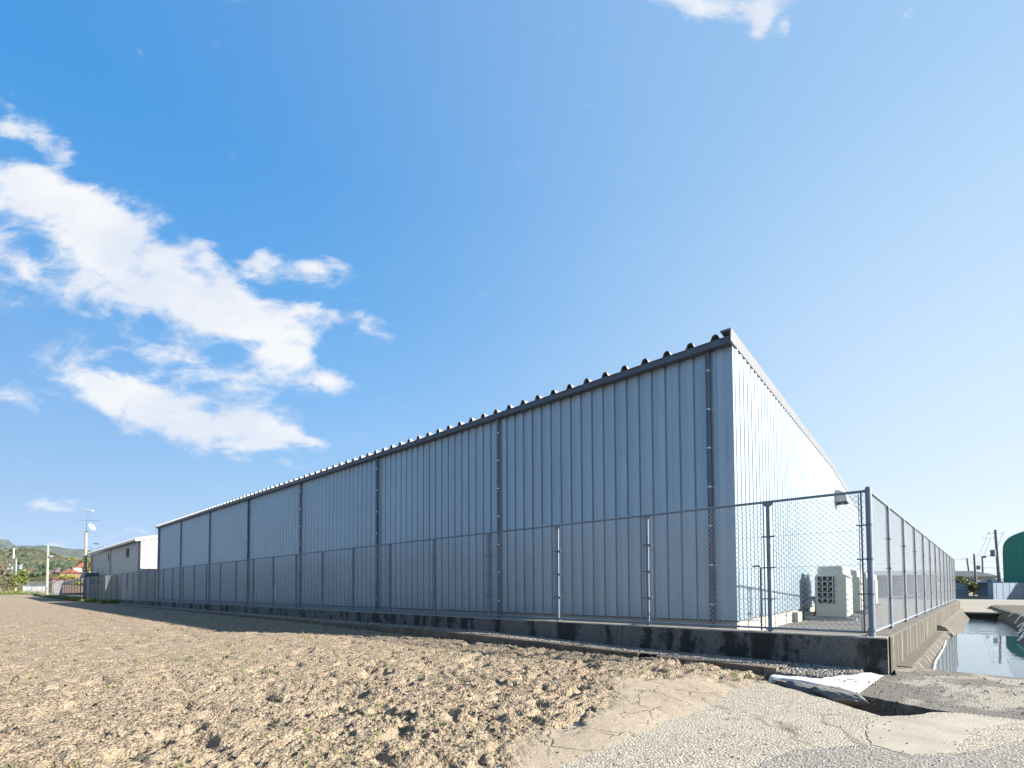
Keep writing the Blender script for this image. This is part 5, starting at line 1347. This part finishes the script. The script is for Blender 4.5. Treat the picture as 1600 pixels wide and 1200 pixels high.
def hillmat(name, cols, sc):
    mt, t, b = newmat(name); p = coords(t); n = noise(t, p, sc, 6.0, 0.65); n2 = noise(t, p, sc*.25, 4.0)
    c = ramp(t, n2, [(0.3,cols[0]),(0.45,cols[1]),(0.58,cols[2]),(0.7,cols[3])]); c = mixc(t, 0.6, c, mixc(t, 1.0, c, ramp(t, n, [(0.35,0.3),(0.65,1.6)]), 'MULTIPLY'))
    t.links.new(c, b.inputs['Base Color']); b.inputs['Roughness'].default_value = 1.0; b.inputs['Specular IOR Level'].default_value = 0.0
    bump(t, b, n, 1.0, 6.0); return mt
MT['hillfar'] = hillmat('hazed_wooded_ridge', ((.035,.06,.055),(.045,.07,.06),(.07,.075,.065),(.045,.07,.065)), .03)  # distance haze put into the colour as a blue cast
MT['hillmid'] = hillmat('autumn_wooded_slope', ((.025,.045,.02),(.05,.055,.025),(.085,.055,.03),(.06,.07,.035)), .07)
MT['hillnear'] = hillmat('dry_grass_slope', ((.06,.07,.03),(.11,.105,.05),(.09,.085,.045),(.05,.065,.03)), .12)
hill('far_hill', 1100, 1700, [(-420,60),(-60,66),(0,76),(12,74),(22,68),(60,67),(100,66),(145,62),(330,50)], 'hillfar', 71, 22)
HX = hill('middle_hill', 450, 820, [(-420,50),(0,58),(25,62),(48,62),(70,56),(100,47),(145,38),(330,26)], 'hillmid', 72, 14)
HN = hill('near_slope', 210, 400, [(-420,25),(0,33),(50,36),(75,42),(105,42),(125,34),(145,24),(330,14)], 'hillnear', 73, 6)
def wood(name, H, n, s, mat, lo, hi, seed, label, pick=None):
    X, Y, Z, o = H; rr = np.random.default_rng(seed); nr, nc = X.shape
    i = (rr.uniform(lo,hi,n)*(nr-2)).astype(int); j = rr.integers(0,nc-1,n); fi, fj = rr.random(n), rr.random(n)
    L_ = lambda A: (A[i,j]*(1-fi)*(1-fj)+A[i+1,j]*fi*(1-fj)+A[i,j+1]*(1-fi)*fj+A[i+1,j+1]*fi*fj)
    x, y, z = L_(X), L_(Y), L_(Z)
    cl_ = fbm(x*.02+seed, y*.02, 3, seed)
    k2 = cl_ > (0.5 if pick is None else pick)
    x, y, z = x[k2], y[k2], z[k2]; sz = s*rr.uniform(.6,1.3,len(x))
    rocks(name, np.stack([x,y,z+sz*.6],-1), sz, mat, 1.0, 'stuff', label, 'trees')
MT['w_dark'] = randcol('wood_dark_green', [(0,(.015,.03,.015)),(.5,(.03,.05,.025)),(1,(.06,.08,.035))],1,.3)
MT['w_olive'] = randcol('wood_olive', [(0,(.02,.028,.013)),(.5,(.04,.047,.025)),(1,(.07,.07,.04))],1,.3)
MT['w_rust'] = randcol('wood_rust', [(0,(.06,.03,.02)),(.5,(.11,.05,.03)),(1,(.13,.08,.05))],1,.3)
MT['w_pink'] = randcol('wood_bare_pink', [(0,(.07,.055,.055)),(.5,(.11,.085,.085)),(1,(.17,.135,.135))],1,.3)
wood('ridge_wood', (HX[0],HX[1],HX[2],None), 9000, 2.3, 'w_olive', .0, 1, 81, 'olive green woodland covering the middle hill')
wood('autumn_wood', (HX[0],HX[1],HX[2],None), 4200, 2.0, 'w_rust', .1, 1, 82, 'rust red autumn trees spread over the middle hill', .56)
wood('evergreen_wood', (HX[0],HX[1],HX[2],None), 6500, 2.2, 'w_dark', .0, 1, 83, 'dark evergreen trees scattered over the middle hill', .5)
wood('knoll_wood', (HN[0],HN[1],HN[2],None), 9000, 1.6, 'w_dark', .45, 1, 84, 'dense dark wood on the knoll behind the pale poles', .44)
wood('bare_wood', (HN[0],HN[1],HN[2],None), 2200, 1.5, 'w_pink', .3, .9, 85, 'greyish pink bare trees at the edge of the dark wood', .56)
# level fields beyond the far fence
mb = MB(); q = [polar(-420,125),polar(330,125),polar(330,250),polar(-420,250)]
mb.add([(q[0][0],q[0][1],-.6),(q[1][0],q[1][1],-.6),(q[2][0],q[2][1],-.4),(q[3][0],q[3][1],-.4)],[(0,1,2,3)])
struct(mb, 'far_field', 'hillnear')
# thin winter haze over the valley
hm = bpy.data.materials.new('haze_air'); hm.use_nodes = True; ht = hm.node_tree; ht.nodes.clear()
pv = ht.nodes.new('ShaderNodeVolumePrincipled'); pv.inputs['Color'].default_value = (0.80, 0.90, 1.0, 1); pv.inputs['Density'].default_value = 0.00005
ho = ht.nodes.new('ShaderNodeOutputMaterial'); ht.links.new(pv.outputs[0], ho.inputs['Volume'])
me = bpy.data.meshes.new('haze'); hv = MB().box(-2450,-2450,-3.2,2450,2450,190); me.from_pydata(hv.v, [], hv.f); me.materials.append(hm)
o = bpy.data.objects.new('haze', me); COL.objects.link(o); tag(o, 'thin pale haze over the whole valley', 'haze', kind='stuff')
print('objects', len(bpy.data.objects), 'tris', sum(len(m_.polygons) for m_ in bpy.data.meshes))
